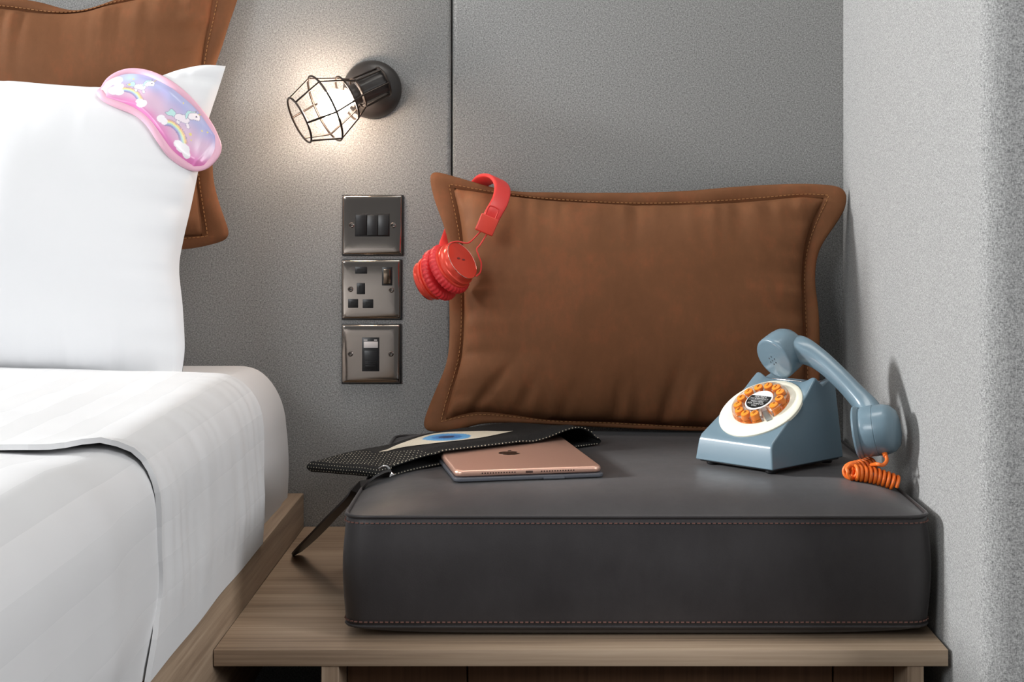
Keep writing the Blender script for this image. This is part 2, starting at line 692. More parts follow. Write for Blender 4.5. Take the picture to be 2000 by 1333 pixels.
def mattress():
    mb = MB()
    x1 = XM1
    n = 60
    rings = []
    # contour in plan is a rounded rectangle, stacked in z with superellipse shoulder
    def plan(ins):
        r = 0.028
        xa, xb, ya, yb = -1.95 + ins, x1 - ins, -2.05 + ins, -0.012 - ins
        pts = []
        for cx, cy, a0 in ((xb - r, ya + r, -PI / 2), (xb - r, yb - r, 0), (xa + r, yb - r, PI / 2), (xa + r, ya + r, PI)):
            for k in range(9):
                a = a0 + k / 8 * PI / 2
                pts.append((cx + r * math.cos(a), cy + r * math.sin(a)))
        out = []
        m = len(pts)
        for i in range(m):
            p, q = V((*pts[i], 0)), V((*pts[(i + 1) % m], 0))
            k = max(1, int((q - p).length / 0.03))
            for t in range(k):
                out.append(p.lerp(q, t / k))
        return out
    base = plan(0)
    cen = V((-1.16, -1.03, 0))
    def ring(ins, z):
        o = []
        for p in base:
            # inset by moving towards the centre along clamped axis
            dx = max(-1, min(1, (p.x - cen.x) / (abs(x1 - cen.x))))
            dy = max(-1, min(1, (p.y - cen.y) / 1.02))
            q = V((p.x - ins * math.copysign(abs(dx) ** 6, dx), p.y - ins * math.copysign(abs(dy) ** 6, dy), z))
            wob = 0.0022 * ns(p.y * 22, z * 9, 1.3) + 0.0015 * ns(p.y * 60 + p.x * 60, z * 4, 5.3)
            q.x += wob * math.copysign(abs(dx) ** 6, dx)
            o.append(q)
        return o
    zs = []
    H = ZM1 - ZM0
    for k in range(5):
        a = k / 4 * PI / 2
        zs.append((0.016 * (1 - math.sin(a)), ZM0 + 0.02 * (1 - math.cos(a))))
    for k in range(1, 8):
        t = k / 8
        zs.append((-0.003 * math.sin(PI * t), ZM0 + 0.02 + t * (H - 0.105)))
    for k in range(0, 13):
        a = k / 12 * PI / 2
        zs.append((0.052 * (1 - math.cos(a)) ** 0.9, ZM1 - 0.085 + 0.085 * math.sin(a)))
    rs = [ring(i, z) for i, z in zs]
    top = rs[-1]
    for t in (0.9, 0.7, 0.4, 0.1):
        rs.append([cen + (p - cen) * t + V((0, 0, p.z - (p - cen).z * t - cen.z + 0.004 * (1 - t))) for p in [V((q.x, q.y, q.z)) for q in top]])
    mb.rings(rs)
    return mb


mt = build('mattress', mattress(), M_SHEET, origin=(-1.16, -1.03, ZM0), fix=True, angle=60)
tag(mt, 'mattress in a plain white fitted sheet, resting inside the oak bed frame', 'mattress')

# duvet: a cross-section draped over the top and down the right side, swept along Y
ZD = 0.672


def duvet_profile(off, xl=-1.93):
    pts = []
    xs = XM1 + 0.006 + off
    zt = ZM1 + 0.006 + off
    r = 0.055
    pts.append(V((xl, 0, zt + 0.004)))
    pts.append(V((-0.9, 0, zt + 0.008)))
    pts.append(V((xs - r - 0.04, 0, zt)))
    for k in range(0, 9):
        a = PI / 2 - k / 8 * PI / 2
        pts.append(V((xs - r + r * math.cos(a), 0, zt - r * 1.25 + r * 1.25 * math.sin(a))))
    pts.append(V((xs + 0.004, 0, 0.53)))
    pts.append(V((xs + 0.002, 0, ZR + 0.0025)))
    return resample(pts, 150)


def sheet(y0fn, y1fn, off, nv, wrinkle, thick):
    P = duvet_profile(off)
    L = [0.0]
    for a, b in zip(P, P[1:]):
        L.append(L[-1] + (b - a).length)
    tot = L[-1]
    N = []
    for i in range(len(P)):
        t = (P[min(i + 1, len(P) - 1)] - P[max(i - 1, 0)]).normalized()
        N.append(V((-t.z, 0, t.x)) if True else None)
    mb = MB()
    nu = len(P)

    def fn(u, v, inner=False):
        i = int(round(u * (nu - 1)))
        s = tot - L[i]                               # distance from the hem of the right side
        y = lerp(y0fn(s), y1fn(s), v)
        p = P[i] + N[i] * wrinkle(s, y, v)
        p = V((p.x, y, p.z))
        if inner:
            p = p - N[i] * thick
        return p
    mb.grid(nu, nv, lambda u, v: fn(u, v), lambda u, v: ((tot - L[int(round(u * (nu - 1)))]), lerp(y0fn(0), y1fn(0), v)))
    mb.grid(nu, nv, lambda u, v: fn(u, v, True), lambda u, v: ((tot - L[int(round(u * (nu - 1)))]), 0), flip=True)
    # close the rims
    o2 = nu * nv
    for i in range(nu - 1):
        mb.f.append([i + 1, i, o2 + i, o2 + i + 1])
        a = (nv - 1) * nu + i
        mb.f.append([a, a + 1, o2 + a + 1, o2 + a])
    for j in range(nv - 1):
        a = j * nu + nu - 1
        mb.f.append([a + nu, a, o2 + a, o2 + a + nu])
        a = j * nu
        mb.f.append([a, a + nu, o2 + a + nu, o2 + a])
    return mb


duv = thing('duvet', 'white satin-striped duvet with its top folded back, draped over the bed side', 'duvet', (-1.1, -1.2, ZM1))


def wr_cuff(s, y, v):
    side = sstep(0.30, 0.14, s)
    h = 0.0
    h += 0.0025 * ns(s * 9, y * 6, 2.0)
    h += side * sstep(0.0, 0.07, s) * (0.0010 * math.sin(y * 190 + 3 * ns(s * 8, y * 4)) * (0.4 + ns(y * 5, s * 6, 7)) + 0.003 * ns(y * 26, s * 5, 3.1))
    h += (1 - side) * 0.004 * ns(s * 5, y * 13, 9)
    edge = sstep(0.90, 1.0, v)
    h += 0.001 * edge * (1 - 0.5 * side) + 0.003 * math.exp(-((s - 0.22) / 0.03) ** 2) * edge
    return h


def wr_main(s, y, v):
    side = sstep(0.30, 0.14, s)
    return 0.0015 * ns(s * 6, y * 5, 4.4) + 0.0025 * side * ns(y * 14, s * 5, 8.8) + 0.003 * ns(s * 10, y * 10, 1.1) * (1 - side) + 0.009 * sstep(0.09, 0.2, v) * (1 - sstep(0.05, 0.0, s) * 0.8)


def cuff_front(s):
    # the folded edge wanders on the side and gets pinched at the shoulder
    return -0.905 + 0.058 * sstep(0.26, 0.18, s) * sstep(-0.02, 0.09, s) + 0.006 * ns(s * 14, 2, 5)


def cuff_back(s):
    return -0.345 + 0.016 * sstep(0.0, 0.2, s) + 0.024 * sstep(0.26, 0.42, s) + 0.003 * ns(s * 10, 3, 3)


build('duvet_cover', sheet(lambda s: -0.80, lambda s: -2.0, 0.008, 130, wr_main, 0.004), M_DUVET, duv, angle=60)
build('turned_back_fold', sheet(cuff_back, cuff_front, 0.0135, 130, wr_cuff, 0.005), M_SATIN, duv, angle=60)


# ------------------------------------------------------------------ cushions and pillows
def coons(b, t, l, r):
    """b,t: left->right ; l,r: bottom->top ; lists of Vectors, returns f(i,j) over index grid"""
    nu, nv = len(b), len(l)

    def f(i, j):
        u, v = i / (nu - 1), j / (nv - 1)
        return (b[i] * (1 - v) + t[i] * v + l[j] * (1 - u) + r[j] * u
                - b[0] * ((1 - u) * (1 - v)) - b[-1] * (u * (1 - v)) - t[0] * ((1 - u) * v) - t[-1] * (u * v))
    return f


def soft_body(sides, nrm, infl_f, infl_b, nu, nv, ex, pucker, seed, amp=0.004, folds=()):
    b, t, l, r = (catmull(s, nu if k < 2 else nv) for k, s in enumerate(sides))
    f = coons(b, t, l, r)
    mb = MB()

    def h(i, j, sgn):
        u, v = i / (nu - 1), j / (nv - 1)
        x = max(0.0, 4 * u * (1 - u))
        y = max(0.0, 4 * v * (1 - v))
        q = (x ** ex) * (y ** ex)
        P = f(i, j)
        du, dv = min(u, 1 - u), min(v, 1 - v)
        s = (P.x + P.z) * 1.0
        wz = 0.0
        wz += pucker * math.exp(-dv / 0.10) * (ns(P.x * 38, seed, 1) + 0.6 * ns(P.x * 80, seed, 9)) * min(1, dv / 0.03)
        wz += pucker * math.exp(-du / 0.07) * (ns(P.z * 38, seed, 4) + 0.6 * ns(P.z * 80, seed, 6)) * min(1, du / 0.02)
        for fu, sl, am, ln_ in folds:
            wz += am * math.exp(-((u - fu - sl * v) / 0.016) ** 2) * sstep(ln_, 0.02, v) * min(1, v / 0.02)
        wz += amp * ns(P.x * 9, P.z * 9, seed) * q
        return P + nrm * (sgn * ((infl_f if sgn > 0 else infl_b) * q) + (wz if sgn > 0 else 0))
    mb.grid(nu, nv, lambda u, v: h(int(round(u * (nu - 1))), int(round(v * (nv - 1))), 1))
    mb.grid(nu, nv, lambda u, v: h(int(round(u * (nu - 1))), int(round(v * (nv - 1))), -1), flip=True)
    # weld the rim
    bm = mb.bm()
    bmesh.ops.remove_doubles(bm, verts=bm.verts, dist=1e-5)
    bmesh.ops.recalc_face_normals(bm, faces=bm.faces)
    mb.frombm(bm)
    return mb, (b, t, l, r)


def loop_of(b, t, l, r):
    return list(b[:-1]) + list(r[:-1]) + list(reversed(t))[:-1] + list(reversed(l))[:-1]


def flange(inner, outer, nrm, th, seed, wav, rings=5):
    """two-sided flat border between two closed loops of equal length, softly padded"""
    mb = MB()
    n = len(inner)
    prof = []
    for k in range(rings + 1):
        t = k / rings
        prof.append((t, th * (0.55 + 0.75 * math.sin(PI * min(1, t * 1.0)) ** 0.6)))
    R = []
    for t, hh in prof:
        R.append([inner[i].lerp(outer[i], t) + nrm * (hh + wav * t * ns(i * 0.11, seed, t)) for i in range(n)])
    R.append([outer[i].lerp(inner[i], -0.04) + nrm * (wav * ns(i * 0.11, seed, 1.0)) for i in range(n)])
    for t, hh in reversed(prof):
        R.append([inner[i].lerp(outer[i], t) - nrm * (hh - wav * t * ns(i * 0.11, seed, t)) for i in range(n)])
    R.append(R[0])
    mb.rings(R, False, False)
    return mb


def stitches(loop, nrm, lift, step, ln_, r, mask=None):
    L = 0
    n = len(loop)
    tot = sum((loop[(i + 1) % n] - loop[i]).length for i in range(n))
    cnt = int(tot / step)
    P = resample(loop, cnt * 2, True)
    mb = MB()
    for k in range(cnt):
        a = P[2 * k]
        b = P[(2 * k + 1) % len(P)]
        if mask and not mask(a):
            continue
        d = (b - a).normalized()
        m = (a + b) / 2 + nrm * lift
        M = frame(m, nrm, d)
        mb.box((-ln_ / 2, -r, -r), (ln_ / 2, r, r), M)
    return mb


def flanged_cushion(label, px_in, px_out, lean, infl_f, infl_b, seed, loc, group=None, nu=96, nv=64):
    root = thing('cushion', label, 'cushion', loc, group=group)
    Yb, zb, k = lean
    nrm = V((0, -1, k)).normalized()
    cv = lambda ps: [Wlean(x, y, Yb, zb, k) for x, y in ps]
    inn = [cv(s) for s in px_in]
    out = [cv(s) for s in px_out]
    mb, (b, t, l, r) = soft_body(inn, nrm, infl_f, infl_b, nu, nv, 0.36, 0.009, seed, 0.006, ((0.08, 0.35, -0.008, 0.3), (0.2, 0.2, -0.006, 0.22), (0.33, 0.05, -0.005, 0.2), (0.47, 0.02, -0.006, 0.24), (0.60, 0.10, -0.009, 0.34), (0.66, 0.14, 0.006, 0.3), (0.80, -0.1, -0.006, 0.2), (0.9, -0.25, -0.006, 0.25)))
    body = build('cushion_cover', mb, M_BROWN, root, angle=70)
    B, T, Lf, R = (catmull(s, nu if k2 < 2 else nv) for k2, s in enumerate(out))
    li, lo = loop_of(b, t, l, r), loop_of(B, T, Lf, R)
    for it in range(8):
        lo = [lo[i] * 0.5 + (lo[i - 1] + lo[(i + 1) % len(lo)]) * 0.25 for i in range(len(lo))]
    # tuck the inner rim slightly under the body
    li2 = [li[i].lerp(lo[i], -0.10) for i in range(len(li))]
    build('flange', flange(li2, lo, nrm, 0.0042, seed, 0.004), M_BROWN, root, angle=60)
    ls = [li[i].lerp(lo[i], 0.16) for i in range(len(li))]
    build('stitching', stitches(ls, nrm, 0.0062, 0.0058, 0.0034, 0.00048), M_STITCH, root, stuff=True)
    return root, body


# nook cushion leaning on the back wall
IN = [[(868, 822), (900, 812), (940, 806), (1000, 812), (1080, 822), (1200, 826), (1350, 834), (1470, 834), (1572, 828)],
      [(884, 366), (940, 376), (1000, 384), (1080, 393), (1180, 400), (1270, 403), (1380, 400), (1480, 393), (1560, 385), (1612, 386)],
      [(868, 822), (880, 775), (900, 700), (906, 620), (905, 540), (903, 470), (895, 415), (884, 366)],
      [(1572, 828), (1572, 760), (1570, 680), (1567, 600), (1566, 540), (1572, 480), (1588, 430), (1612, 386)]]
OUT = [[(823, 842), (870, 843), (905, 838), (950, 826), (1080, 830), (1200, 836), (1350, 842), (1480, 842), (1600, 836)],
       [(838, 332), (870, 340), (945, 362), (1000, 374), (1100, 377), (1200, 378), (1300, 376), (1400, 370), (1500, 362), (1600, 361), (1652, 366)],
       [(823, 842), (833, 810), (852, 762), (876, 700), (879, 620), (877, 540), (878, 480), (866, 435), (848, 385), (838, 332)],
       [(1600, 836), (1600, 760), (1600, 680), (1597, 600), (1590, 550), (1598, 490), (1626, 445), (1650, 405), (1652, 366)]]
nook_cushion, nook_body = flanged_cushion(
    'brown leather cushion with red headphones over its corner, leaning above the charcoal seat',
    IN, OUT, (-0.112, 0.577, 0.20), 0.074, 0.026, 3.3, (0.12, -0.11, 0.577))

# bed cushion of the same kind, behind the white pillows
IN2 = [[(-250, 462), (-100, 470), (100, 470), (250, 468), (400, 462)],
       [(-255, -30), (-150, 8), (0, 16), (90, 26), (160, 24), (215, 10), (300, -8), (425, -35)],
       [(-250, 462), (-268, 350), (-275, 230), (-268, 110), (-255, -30)],
       [(400, 462), (392, 400), (384, 320), (388, 220), (398, 110), (410, 50), (425, -35)]]
OUT2 = [[(-290, 492), (-100, 494), (100, 492), (280, 490), (380, 484), (452, 466)],
        [(-300, -70), (-150, -30), (-50, -10), (70, 3), (150, 22), (230, -2), (300, -25), (380, -52), (490, -80)],
        [(-290, 492), (-300, 350), (-300, 230), (-300, 110), (-300, -70)],
        [(452, 466), (436, 425), (416, 360), (414, 300), (408, 220), (412, 150), (434, 90), (455, 20), (490, -80)]]
bed_cushion, _ = flanged_cushion(
    'brown leather cushion at the head of the bed, behind the white pillows',
    IN2, OUT2, (-0.075, 0.82, 0.10), 0.045, 0.022, 8.1, (-0.75, -0.08, 0.82))

# white pillow at the back that carries the bed cushion
pil2 = MB()
ringsP = []
cx, cy, cz = -0.83, -0.100, 0.738
for k in range(25):
    t = -1 + 2 * k / 24
    sc = (1 - abs(t) ** 3.5) ** 0.45 if abs(t) < 1 else 0.0
    sc = max(sc, 0.10)
    ring = []
    for i in range(40):
        a = 2 * PI * i / 40
        ca, sa = math.cos(a), math.sin(a)
        q = (abs(ca) ** 3 + abs(sa) ** 3) ** (-1 / 3)
        wv = 1 + 0.03 * ns(t * 3, a * 2, 4)
        ring.append(V((cx + 0.328 * t, cy + 0.066 * sc * q * ca * wv, cz + 0.078 * sc * q * sa * wv)))
    ringsP.append(ring)
pil2.rings(ringsP)
p2 = build('pillow', pil2, M_COTTON, origin=(cx, cy, 0.66), fix=True, angle=70)
tag(p2, 'white pillow mostly hidden behind the large front pillow, under the brown bed cushion', 'pillow')

# front white pillow
LEAN_P = (-0.272, 0.668, 0.285)
cvP = lambda ps: [Wlean(x, y, *LEAN_P) for x, y in ps]
NP = V((0, -1, LEAN_P[2])).normalized()
PB = cvP([(-560, 760), (-300, 742), (0, 738), (150, 742), (270, 750), (330, 756), (364, 752)])
PT = cvP([(-640, 120), (-500, 150), (-250, 164), (0, 160), (120, 168), (205, 172), (260, 166), (310, 150), (360, 134), (400, 127), (441, 129)])
PL = cvP([(-560, 760), (-540, 600), (-535, 430), (-560, 260), (-640, 120)])
PR = cvP([(364, 752), (356, 735), (361, 680), (357, 600), (350, 525), (358, 470), (374, 400), (390, 320), (400, 260), (413, 216), (425, 180), (441, 129)])
mbp, _ = soft_body([PB, PT, PL, PR], NP, 0.085, 0.050, 110, 90, 0.50, 0.0065, 5.5, 0.014)
bvh_src = ([p.copy() for p in mbp.v], [list(f) for f in mbp.f])
p1 = build('pillow', mbp, M_COTTON, origin=(-0.85, -0.27, 0.668), angle=70)
tag(p1, 'large white pillow standing in front on the bed, pink sleep mask on its corner', 'pillow')
BV_PIL = BVHTree.FromPolygons(*bvh_src)

# ------------------------------------------------------------------ sleep mask
MTOP = [(207, 176), (215, 161), (232, 148), (258, 141), (290, 146), (325, 164), (360, 188), (392, 218), (415, 248), (428, 275)]
MBOT = [(213, 211), (226, 220), (250, 231), (280, 243), (303, 262), (322, 291), (340, 317), (362, 333), (385, 338), (408, 331)]
ML = [(213, 211), (204, 195), (207, 176)]
MR = [(408, 331), (426, 312), (433, 292), (428, 275)]


def mask_off(Q):
    hit = BV_PIL.ray_cast(Q + NP * 0.25, -NP)
    if hit[0] is not None:
        return (hit[0] - Q).dot(NP)
    return None


def mask_surface(nu, nv):
    v3 = lambda ps: [V((x, y, 0)) for x, y in ps]
    b, t = catmull(v3(MBOT), nu), catmull(v3(MTOP), nu)
    l, r = catmull(v3(ML), nv), catmull(v3(MR), nv)
    f = coons(b, t, l, r)
    px = [[f(i, j) for i in range(nu)] for j in range(nv)]
    off = [[mask_off(Wlean(px[j][i].x, px[j][i].y, *LEAN_P)) for i in range(nu)] for j in range(nv)]
    known = [o for row in off for o in row if o is not None]
    lo = min(known)
    for j in range(nv):
        for i in range(nu):
            if off[j][i] is None:
                off[j][i] = max(lo, 0.004)
    for it in range(30):
        new = [row[:] for row in off]
        for j in range(nv):
            for i in range(nu):
                nb = [off[jj][ii] for jj, ii in ((j - 1, i), (j + 1, i), (j, i - 1), (j, i + 1)) if 0 <= jj < nv and 0 <= ii < nu]
                new[j][i] = max(off[j][i] * 0.4 + 0.6 * sum(nb) / len(nb), off[j][i] - 0.0015)
        off = new
    return px, off


def pip(x, y, poly):
    c = False
    n = len(poly)
    j = n - 1
    for i in range(n):
        xi, yi = poly[i]
        xj, yj = poly[j]
        if (yi > y) != (yj > y) and x < (xj - xi) * (y - yi) / (yj - yi) + xi:
            c = not c
        j = i
    return c


def sdist(x, y, poly, closed=False):
    best = 1e9
    n = len(poly)
    for i in range(n if closed else n - 1):
        ax, ay = poly[i]
        bx, by = poly[(i + 1) % n]
        dx, dy = bx - ax, by - ay
        l2 = dx * dx + dy * dy
        t = 0 if l2 == 0 else max(0, min(1, ((x - ax) * dx + (y - ay) * dy) / l2))
        d = math.hypot(x - ax - t * dx, y - ay - t * dy)
        best = min(best, d)
    return best


def q8(ps):                                    # art measured on an enlargement of the print
    return [(180 + x / 5.127, 110 + y / 5.127) for x, y in ps]


def smooth2(ps, n, closed=True):
    return [(p.x, p.y) for p in catmull([V((x, y, 0)) for x, y in ps], n, closed)]


LINE = (0.33, 0.30, 0.42)
ART = []                                        # (kind, points, colour, outline)


def blob(cx_, cy_, rx, ry, rot=0, n=20):
    return [(cx_ + rx * math.cos(a) * math.cos(rot) - ry * math.sin(a) * math.sin(rot), cy_ + rx * math.cos(a) * math.sin(rot) + ry * math.sin(a) * math.cos(rot)) for a in (2 * PI * k / n for k in range(n))]


WHITE, SKIN, MINT, GOLD = (0.88, 0.87, 0.90), (0.85, 0.76, 0.82), (0.50, 0.74, 0.72), (0.80, 0.66, 0.22)


def unicorn(cx_, cy_, rot, k, flip=1):
    """a plain generic little unicorn lying on an arc: body, legs, head, ear, horn, mane, tail"""
    def T(ps):
        out = []
        for x, y in ps:
            x *= flip
            X = cx_ + k * (x * math.cos(rot) - y * math.sin(rot))
            Y = cy_ + k * (x * math.sin(rot) + y * math.cos(rot))
            out.append((X, Y))
        return q8(out)
    tail = [(-52, 6), (-66, -20), (-96, -30), (-108, -2), (-126, 14), (-98, 26), (-76, 20), (-60, 24)]
    body = [(-58, 10), (-44, -12), (-10, -18), (22, -22), (40, -6), (40, 22), (22, 36), (-20, 36), (-50, 32)]
    legs = [[(22, 28), (40, 30), (56, 52), (44, 64), (28, 48)], [(-40, 28), (-20, 30), (-10, 56), (-26, 62), (-38, 46)]]
    head = [(20, -20), (26, -54), (52, -72), (82, -66), (96, -40), (92, -22), (66, -16), (44, -6)]
    mane = [(40, -70), (14, -62), (4, -30), (16, 4), (24, -14), (22, -34), (34, -54), (56, -68), (52, -82)]
    horn = [(70, -70), (84, -68), (98, -106)]
    ear = [(48, -68), (60, -72), (56, -92)]
    ART.append(('f', smooth2(T(tail), 40), MINT, True))
    for lg in legs:
        ART.append(('f', smooth2(T(lg), 24), SKIN, True))
    ART.append(('f', smooth2(T(body), 40), SKIN, True))
    ART.append(('f', smooth2(T(head), 40), (0.88, 0.82, 0.86), True))
    ART.append(('f', T(ear), SKIN, True))
    ART.append(('f', smooth2(T(mane), 40), MINT, True))
    ART.append(('f', T(horn), GOLD, True))
    ex = T([(72, -44)])[0]
    ART.append(('f', blob(ex[0], ex[1], 1.3, 1.7), (0.12, 0.10, 0.18), False))


def rainbow(path, w, cols):
    P = catmull([V((*p, 0)) for p in path], 24)
    for k, c in enumerate(cols):
        t0, t1 = k / len(cols) * w, (k + 1) / len(cols) * w
        A, Bq = [], []
        for i, p in enumerate(P):
            d = (P[min(i + 1, 23)] - P[max(i - 1, 0)]).normalized()
            n_ = V((-d.y, d.x, 0))
            A.append(((p + n_ * t0).x, (p + n_ * t0).y))
            Bq.append(((p + n_ * t1).x, (p + n_ * t1).y))
        ART.append(('f', q8(A + Bq[::-1]), c, k in (0, len(cols) - 1)))


RB = [(0.82, 0.45, 0.40), (0.86, 0.62, 0.28), (0.84, 0.80, 0.42), (0.50, 0.72, 0.62), (0.40, 0.46, 0.72), (0.36, 0.28, 0.55)]
rainbow([(340, 400), (420, 395), (500, 425), (560, 480), (598, 545)], 62, RB)
rainbow([(805, 735), (880, 745), (950, 800), (990, 870), (1005, 945)], 66, RB)
for c in ((330, 390, 52, 46), (300, 440, 60, 55), (350, 460, 45, 40), (215, 330, 48, 85), (280, 300, 70, 60)):
    ART.append(('f', q8(blob(*c)), (0.90, 0.90, 0.92), False))
for c in ((560, 565, 38, 30), (600, 580, 34, 34), (578, 600, 46, 32)):
    ART.append(('f', q8(blob(*c)), (0.90, 0.85, 0.89), False))
for c in ((770, 735, 40, 40), (800, 760, 32, 36)):
    ART.append(('f', q8(blob(*c)), (0.88, 0.84, 0.88), False))
for c in ((925, 965, 42, 38), (975, 1000, 46, 52), (990, 1045, 34, 42), (950, 1000, 46, 40)):
    ART.append(('f', q8(blob(*c)), (0.88, 0.85, 0.88), False))
unicorn(555, 385, 0.28, 1.25, 1)
unicorn(975, 700, 0.28, 1.35, 1)
for (x, y, r_) in ((900, 410, 9), (970, 555, 8), (455, 285, 10), (1130, 795, 9), (1180, 800, 9), (1030, 850, 14), (430, 360, 14), (1035, 905, 7)):
    ART.append(('f', q8(blob(x, y, r_, r_, 0, 6)), GOLD, False))


def mask_colour(x, y, u, v):
    # v=0 lower edge, v=1 upper edge : hot pink below, lavender and sky above
    p = V((0.72, 0.20, 0.47))
    lp = V((0.68, 0.48, 0.62))
    lav = V((0.40, 0.36, 0.64))
    sky = V((0.46, 0.50, 0.72))
    n_ = 0.5 + 0.5 * ns(x * 0.035, y * 0.035, 2.2)
    w_ = v + 0.14 * (n_ - 0.5)
    if w_ < 0.45:
        c = p.lerp(lp, sstep(0.08, 0.45, w_))
    else:
        c = lp.lerp(lav.lerp(sky, n_), sstep(0.45, 0.8, w_))
    mint = V((0.55, 0.74, 0.72))
    c = c.lerp(mint, 0.7 * math.exp(-((x - 262) / 14) ** 2 - ((y - 160) / 12) ** 2))
    c = c.lerp(V((0.86, 0.87, 0.92)), 0.9 * sstep(0.16, 0.05, u) * sstep(0.1, 0.45, v))  # white highlight on the left end, painted into the print colours
    for kd, poly, col, outl in ART:
        xs = [q[0] for q in poly]
        ys = [q[1] for q in poly]
        if min(xs) - 1 < x < max(xs) + 1 and min(ys) - 1 < y < max(ys) + 1:
            ins = pip(x, y, poly)
            if ins:
                c = V(col)
            if outl and sdist(x, y, poly, True) < 0.42:
                c = V(LINE)
    return c


mask = thing('sleep_mask', 'pink satin sleep mask printed with unicorns and rainbows, on the corner of the white pillow', 'sleep mask', Wlean(320, 240, *LEAN_P) + NP * 0.05)
MU, MV = 240, 100
mpx, moff = mask_surface(60, 24)


def mask_pt(u, v, lift):
    fi, fj = u * 59, v * 23
    i, j = min(58, int(fi)), min(22, int(fj))
    a, b = fi - i, fj - j
    bil = lambda A: (A[j][i] * (1 - a) + A[j][i + 1] * a) * (1 - b) + (A[j + 1][i] * (1 - a) + A[j + 1][i + 1] * a) * b
    p = bil(mpx)
    o = bil(moff)
    return p, Wlean(p.x, p.y, *LEAN_P) + NP * (o + lift)


def puff(u, v):
    e = min(min(u, 1 - u) * 2.2, min(v, 1 - v))
    return sstep(0.0, 0.22, e)


mm = MB()
cache = {}


def mask_fn(u, v):
    p, q = mask_pt(u, v, 0.0045 + 0.0065 * puff(u, v) + 0.0012 * ns(u * 7, v * 3, 6) * puff(u, v) + 0.0014 * math.exp(-((u - 0.88 - v * 0.03) / 0.012) ** 2) * sstep(0.75, 0.2, v))
    cache[(u, v)] = p
    return q


mm.grid(MU, MV, mask_fn, None, lambda u, v: mask_colour(cache[(u, v)].x, cache[(u, v)].y, u, v))
mm.grid(60, 24, lambda u, v: mask_pt(u, v, 0.0015)[1], flip=True)
for k in range(MU * MV, len(mm.v)):
    mm.col[k] = (0.6, 0.3, 0.45)
build('satin_panel', mm, M_MASK, mask, angle=60)
# quilted binding around the rim
rim = []
for k in range(90):
    rim.append((k / 90, 0.0))
for k in range(24):
    rim.append((1.0, k / 24))
for k in range(90):
    rim.append((1 - k / 90, 1.0))
for k in range(24):
    rim.append((0.0, 1 - k / 24))
bind = MB()
cenm = [mask_pt(min(0.97, max(0.03, u)), 0.5, 0.004)[1] for u, v in rim]
rb = []
for k, (u, v) in enumerate(rim):
    p = mask_pt(u, v, 0.0045)[1]
    rb.append(p)
rb = resample(catmull(rb, 260, True), 260, True)
for it in range(12):
    rb = [rb[i] * 0.5 + (rb[i - 1] + rb[(i + 1) % 260]) * 0.25 for i in range(260)]
R_ = []
for k in range(12):
    a = 2 * PI * k / 12
    ring = []
    for i, p in enumerate(rb):
        tg = (rb[(i + 1) % 260] - rb[i - 1]).normalized()
        inw = NP.cross(tg).normalized()
        ring.append(p + inw * (0.0052 * math.cos(a) + 0.0028) + NP * (0.0032 * math.sin(a) + 0.0006))
    R_.append(ring)
R_.append(R_[0])
bind.rings(R_, False, False)
build('binding', bind, M_PINK, mask, angle=80, fix=True)

# ------------------------------------------------------------------ seat cushion
SX0, SX1, SY0, SY1 = -0.2185, 0.4045, -0.584, -0.008
SZT, SZB = 0.549, 0.4335


def seat_top(x, y):
    ux = (x - (SX0 + SX1) / 2) / ((SX1 - SX0) / 2)
    uy = (y - (SY0 + SY1) / 2) / ((SY1 - SY0) / 2)
    return SZT + 0.021 * max(0, 1 - abs(ux) ** 9) * max(0, 1 - abs(uy) ** 7)


def seat_outline(grow=0.0, r=0.022):
    pts = []
    xa, xb, ya, yb = SX0 - grow, SX1 + grow, SY0 - grow, SY1 + grow * 0.3
    for cx_, cy_, a0 in ((xb - r, ya + r, -PI / 2), (xb - r, yb - r, 0), (xa + r, yb - r, PI / 2), (xa + r, ya + r, PI)):
        for k in range(9):
            a = a0 + k / 8 * PI / 2
            pts.append(V((cx_ + r * math.cos(a), cy_ + r * math.sin(a), 0)))
    return resample(pts, 240, True)


seat = thing('seat_cushion', 'charcoal leather seat cushion with red-brown stitching, lying on the oak bench', 'seat cushion', (0.09, -0.3, ZS))
ol = seat_outline()
cen = V(((SX0 + SX1) / 2, (SY0 + SY1) / 2, 0))
rs = []
def inset(p, d):
    q = V((p.x, p.y, 0))
    q.x -= d * math.copysign(min(1, abs((p.x - cen.x) / ((SX1 - SX0) / 2)) ** 5), p.x - cen.x)
    q.y -= d * math.copysign(min(1, abs((p.y - cen.y) / ((SY1 - SY0) / 2)) ** 5), p.y - cen.y)
    return q


for t in (0.02, 0.3, 0.6, 0.85):
    rs.append([V(((cen + (p - cen) * t).x, (cen + (p - cen) * t).y, ZS + 0.0004)) for p in ol])
for d, f_ in ((0.050, 0.0), (0.030, 0.02), (0.018, 0.12), (0.010, 0.35), (0.004, 0.65), (0.0012, 0.88)):
    ring = []
    for p in ol:
        q = inset(p, d)
        ux = abs((p.x - cen.x) / ((SX1 - SX0) / 2))
        uy = abs((p.y - cen.y) / ((SY1 - SY0) / 2))
        lift = 0.009 * (ux * uy) ** 5
        q.z = ZS + 0.0004 + lift * (1 - d / 0.05) + (SZB - ZS - 0.0004 - lift) * f_
        ring.append(q)
    rs.append(ring)
for t in range(0, 15):
    v = t / 14
    g = 0.004 * math.sin(PI * v)
    o_ = seat_outline(g)
    ring = []
    for p in o_:
        wob = 0.0016 * ns(p.x * 12, p.y * 12, v * 2)
        dirx = (p - cen).normalized()
        front = 1 if p.x < 0.35 else 0.3
        ring.append(V((p.x, p.y, lerp(SZB, SZT, v))) + dirx * wob * math.sin(PI * v) * front)
    rs.append(ring)
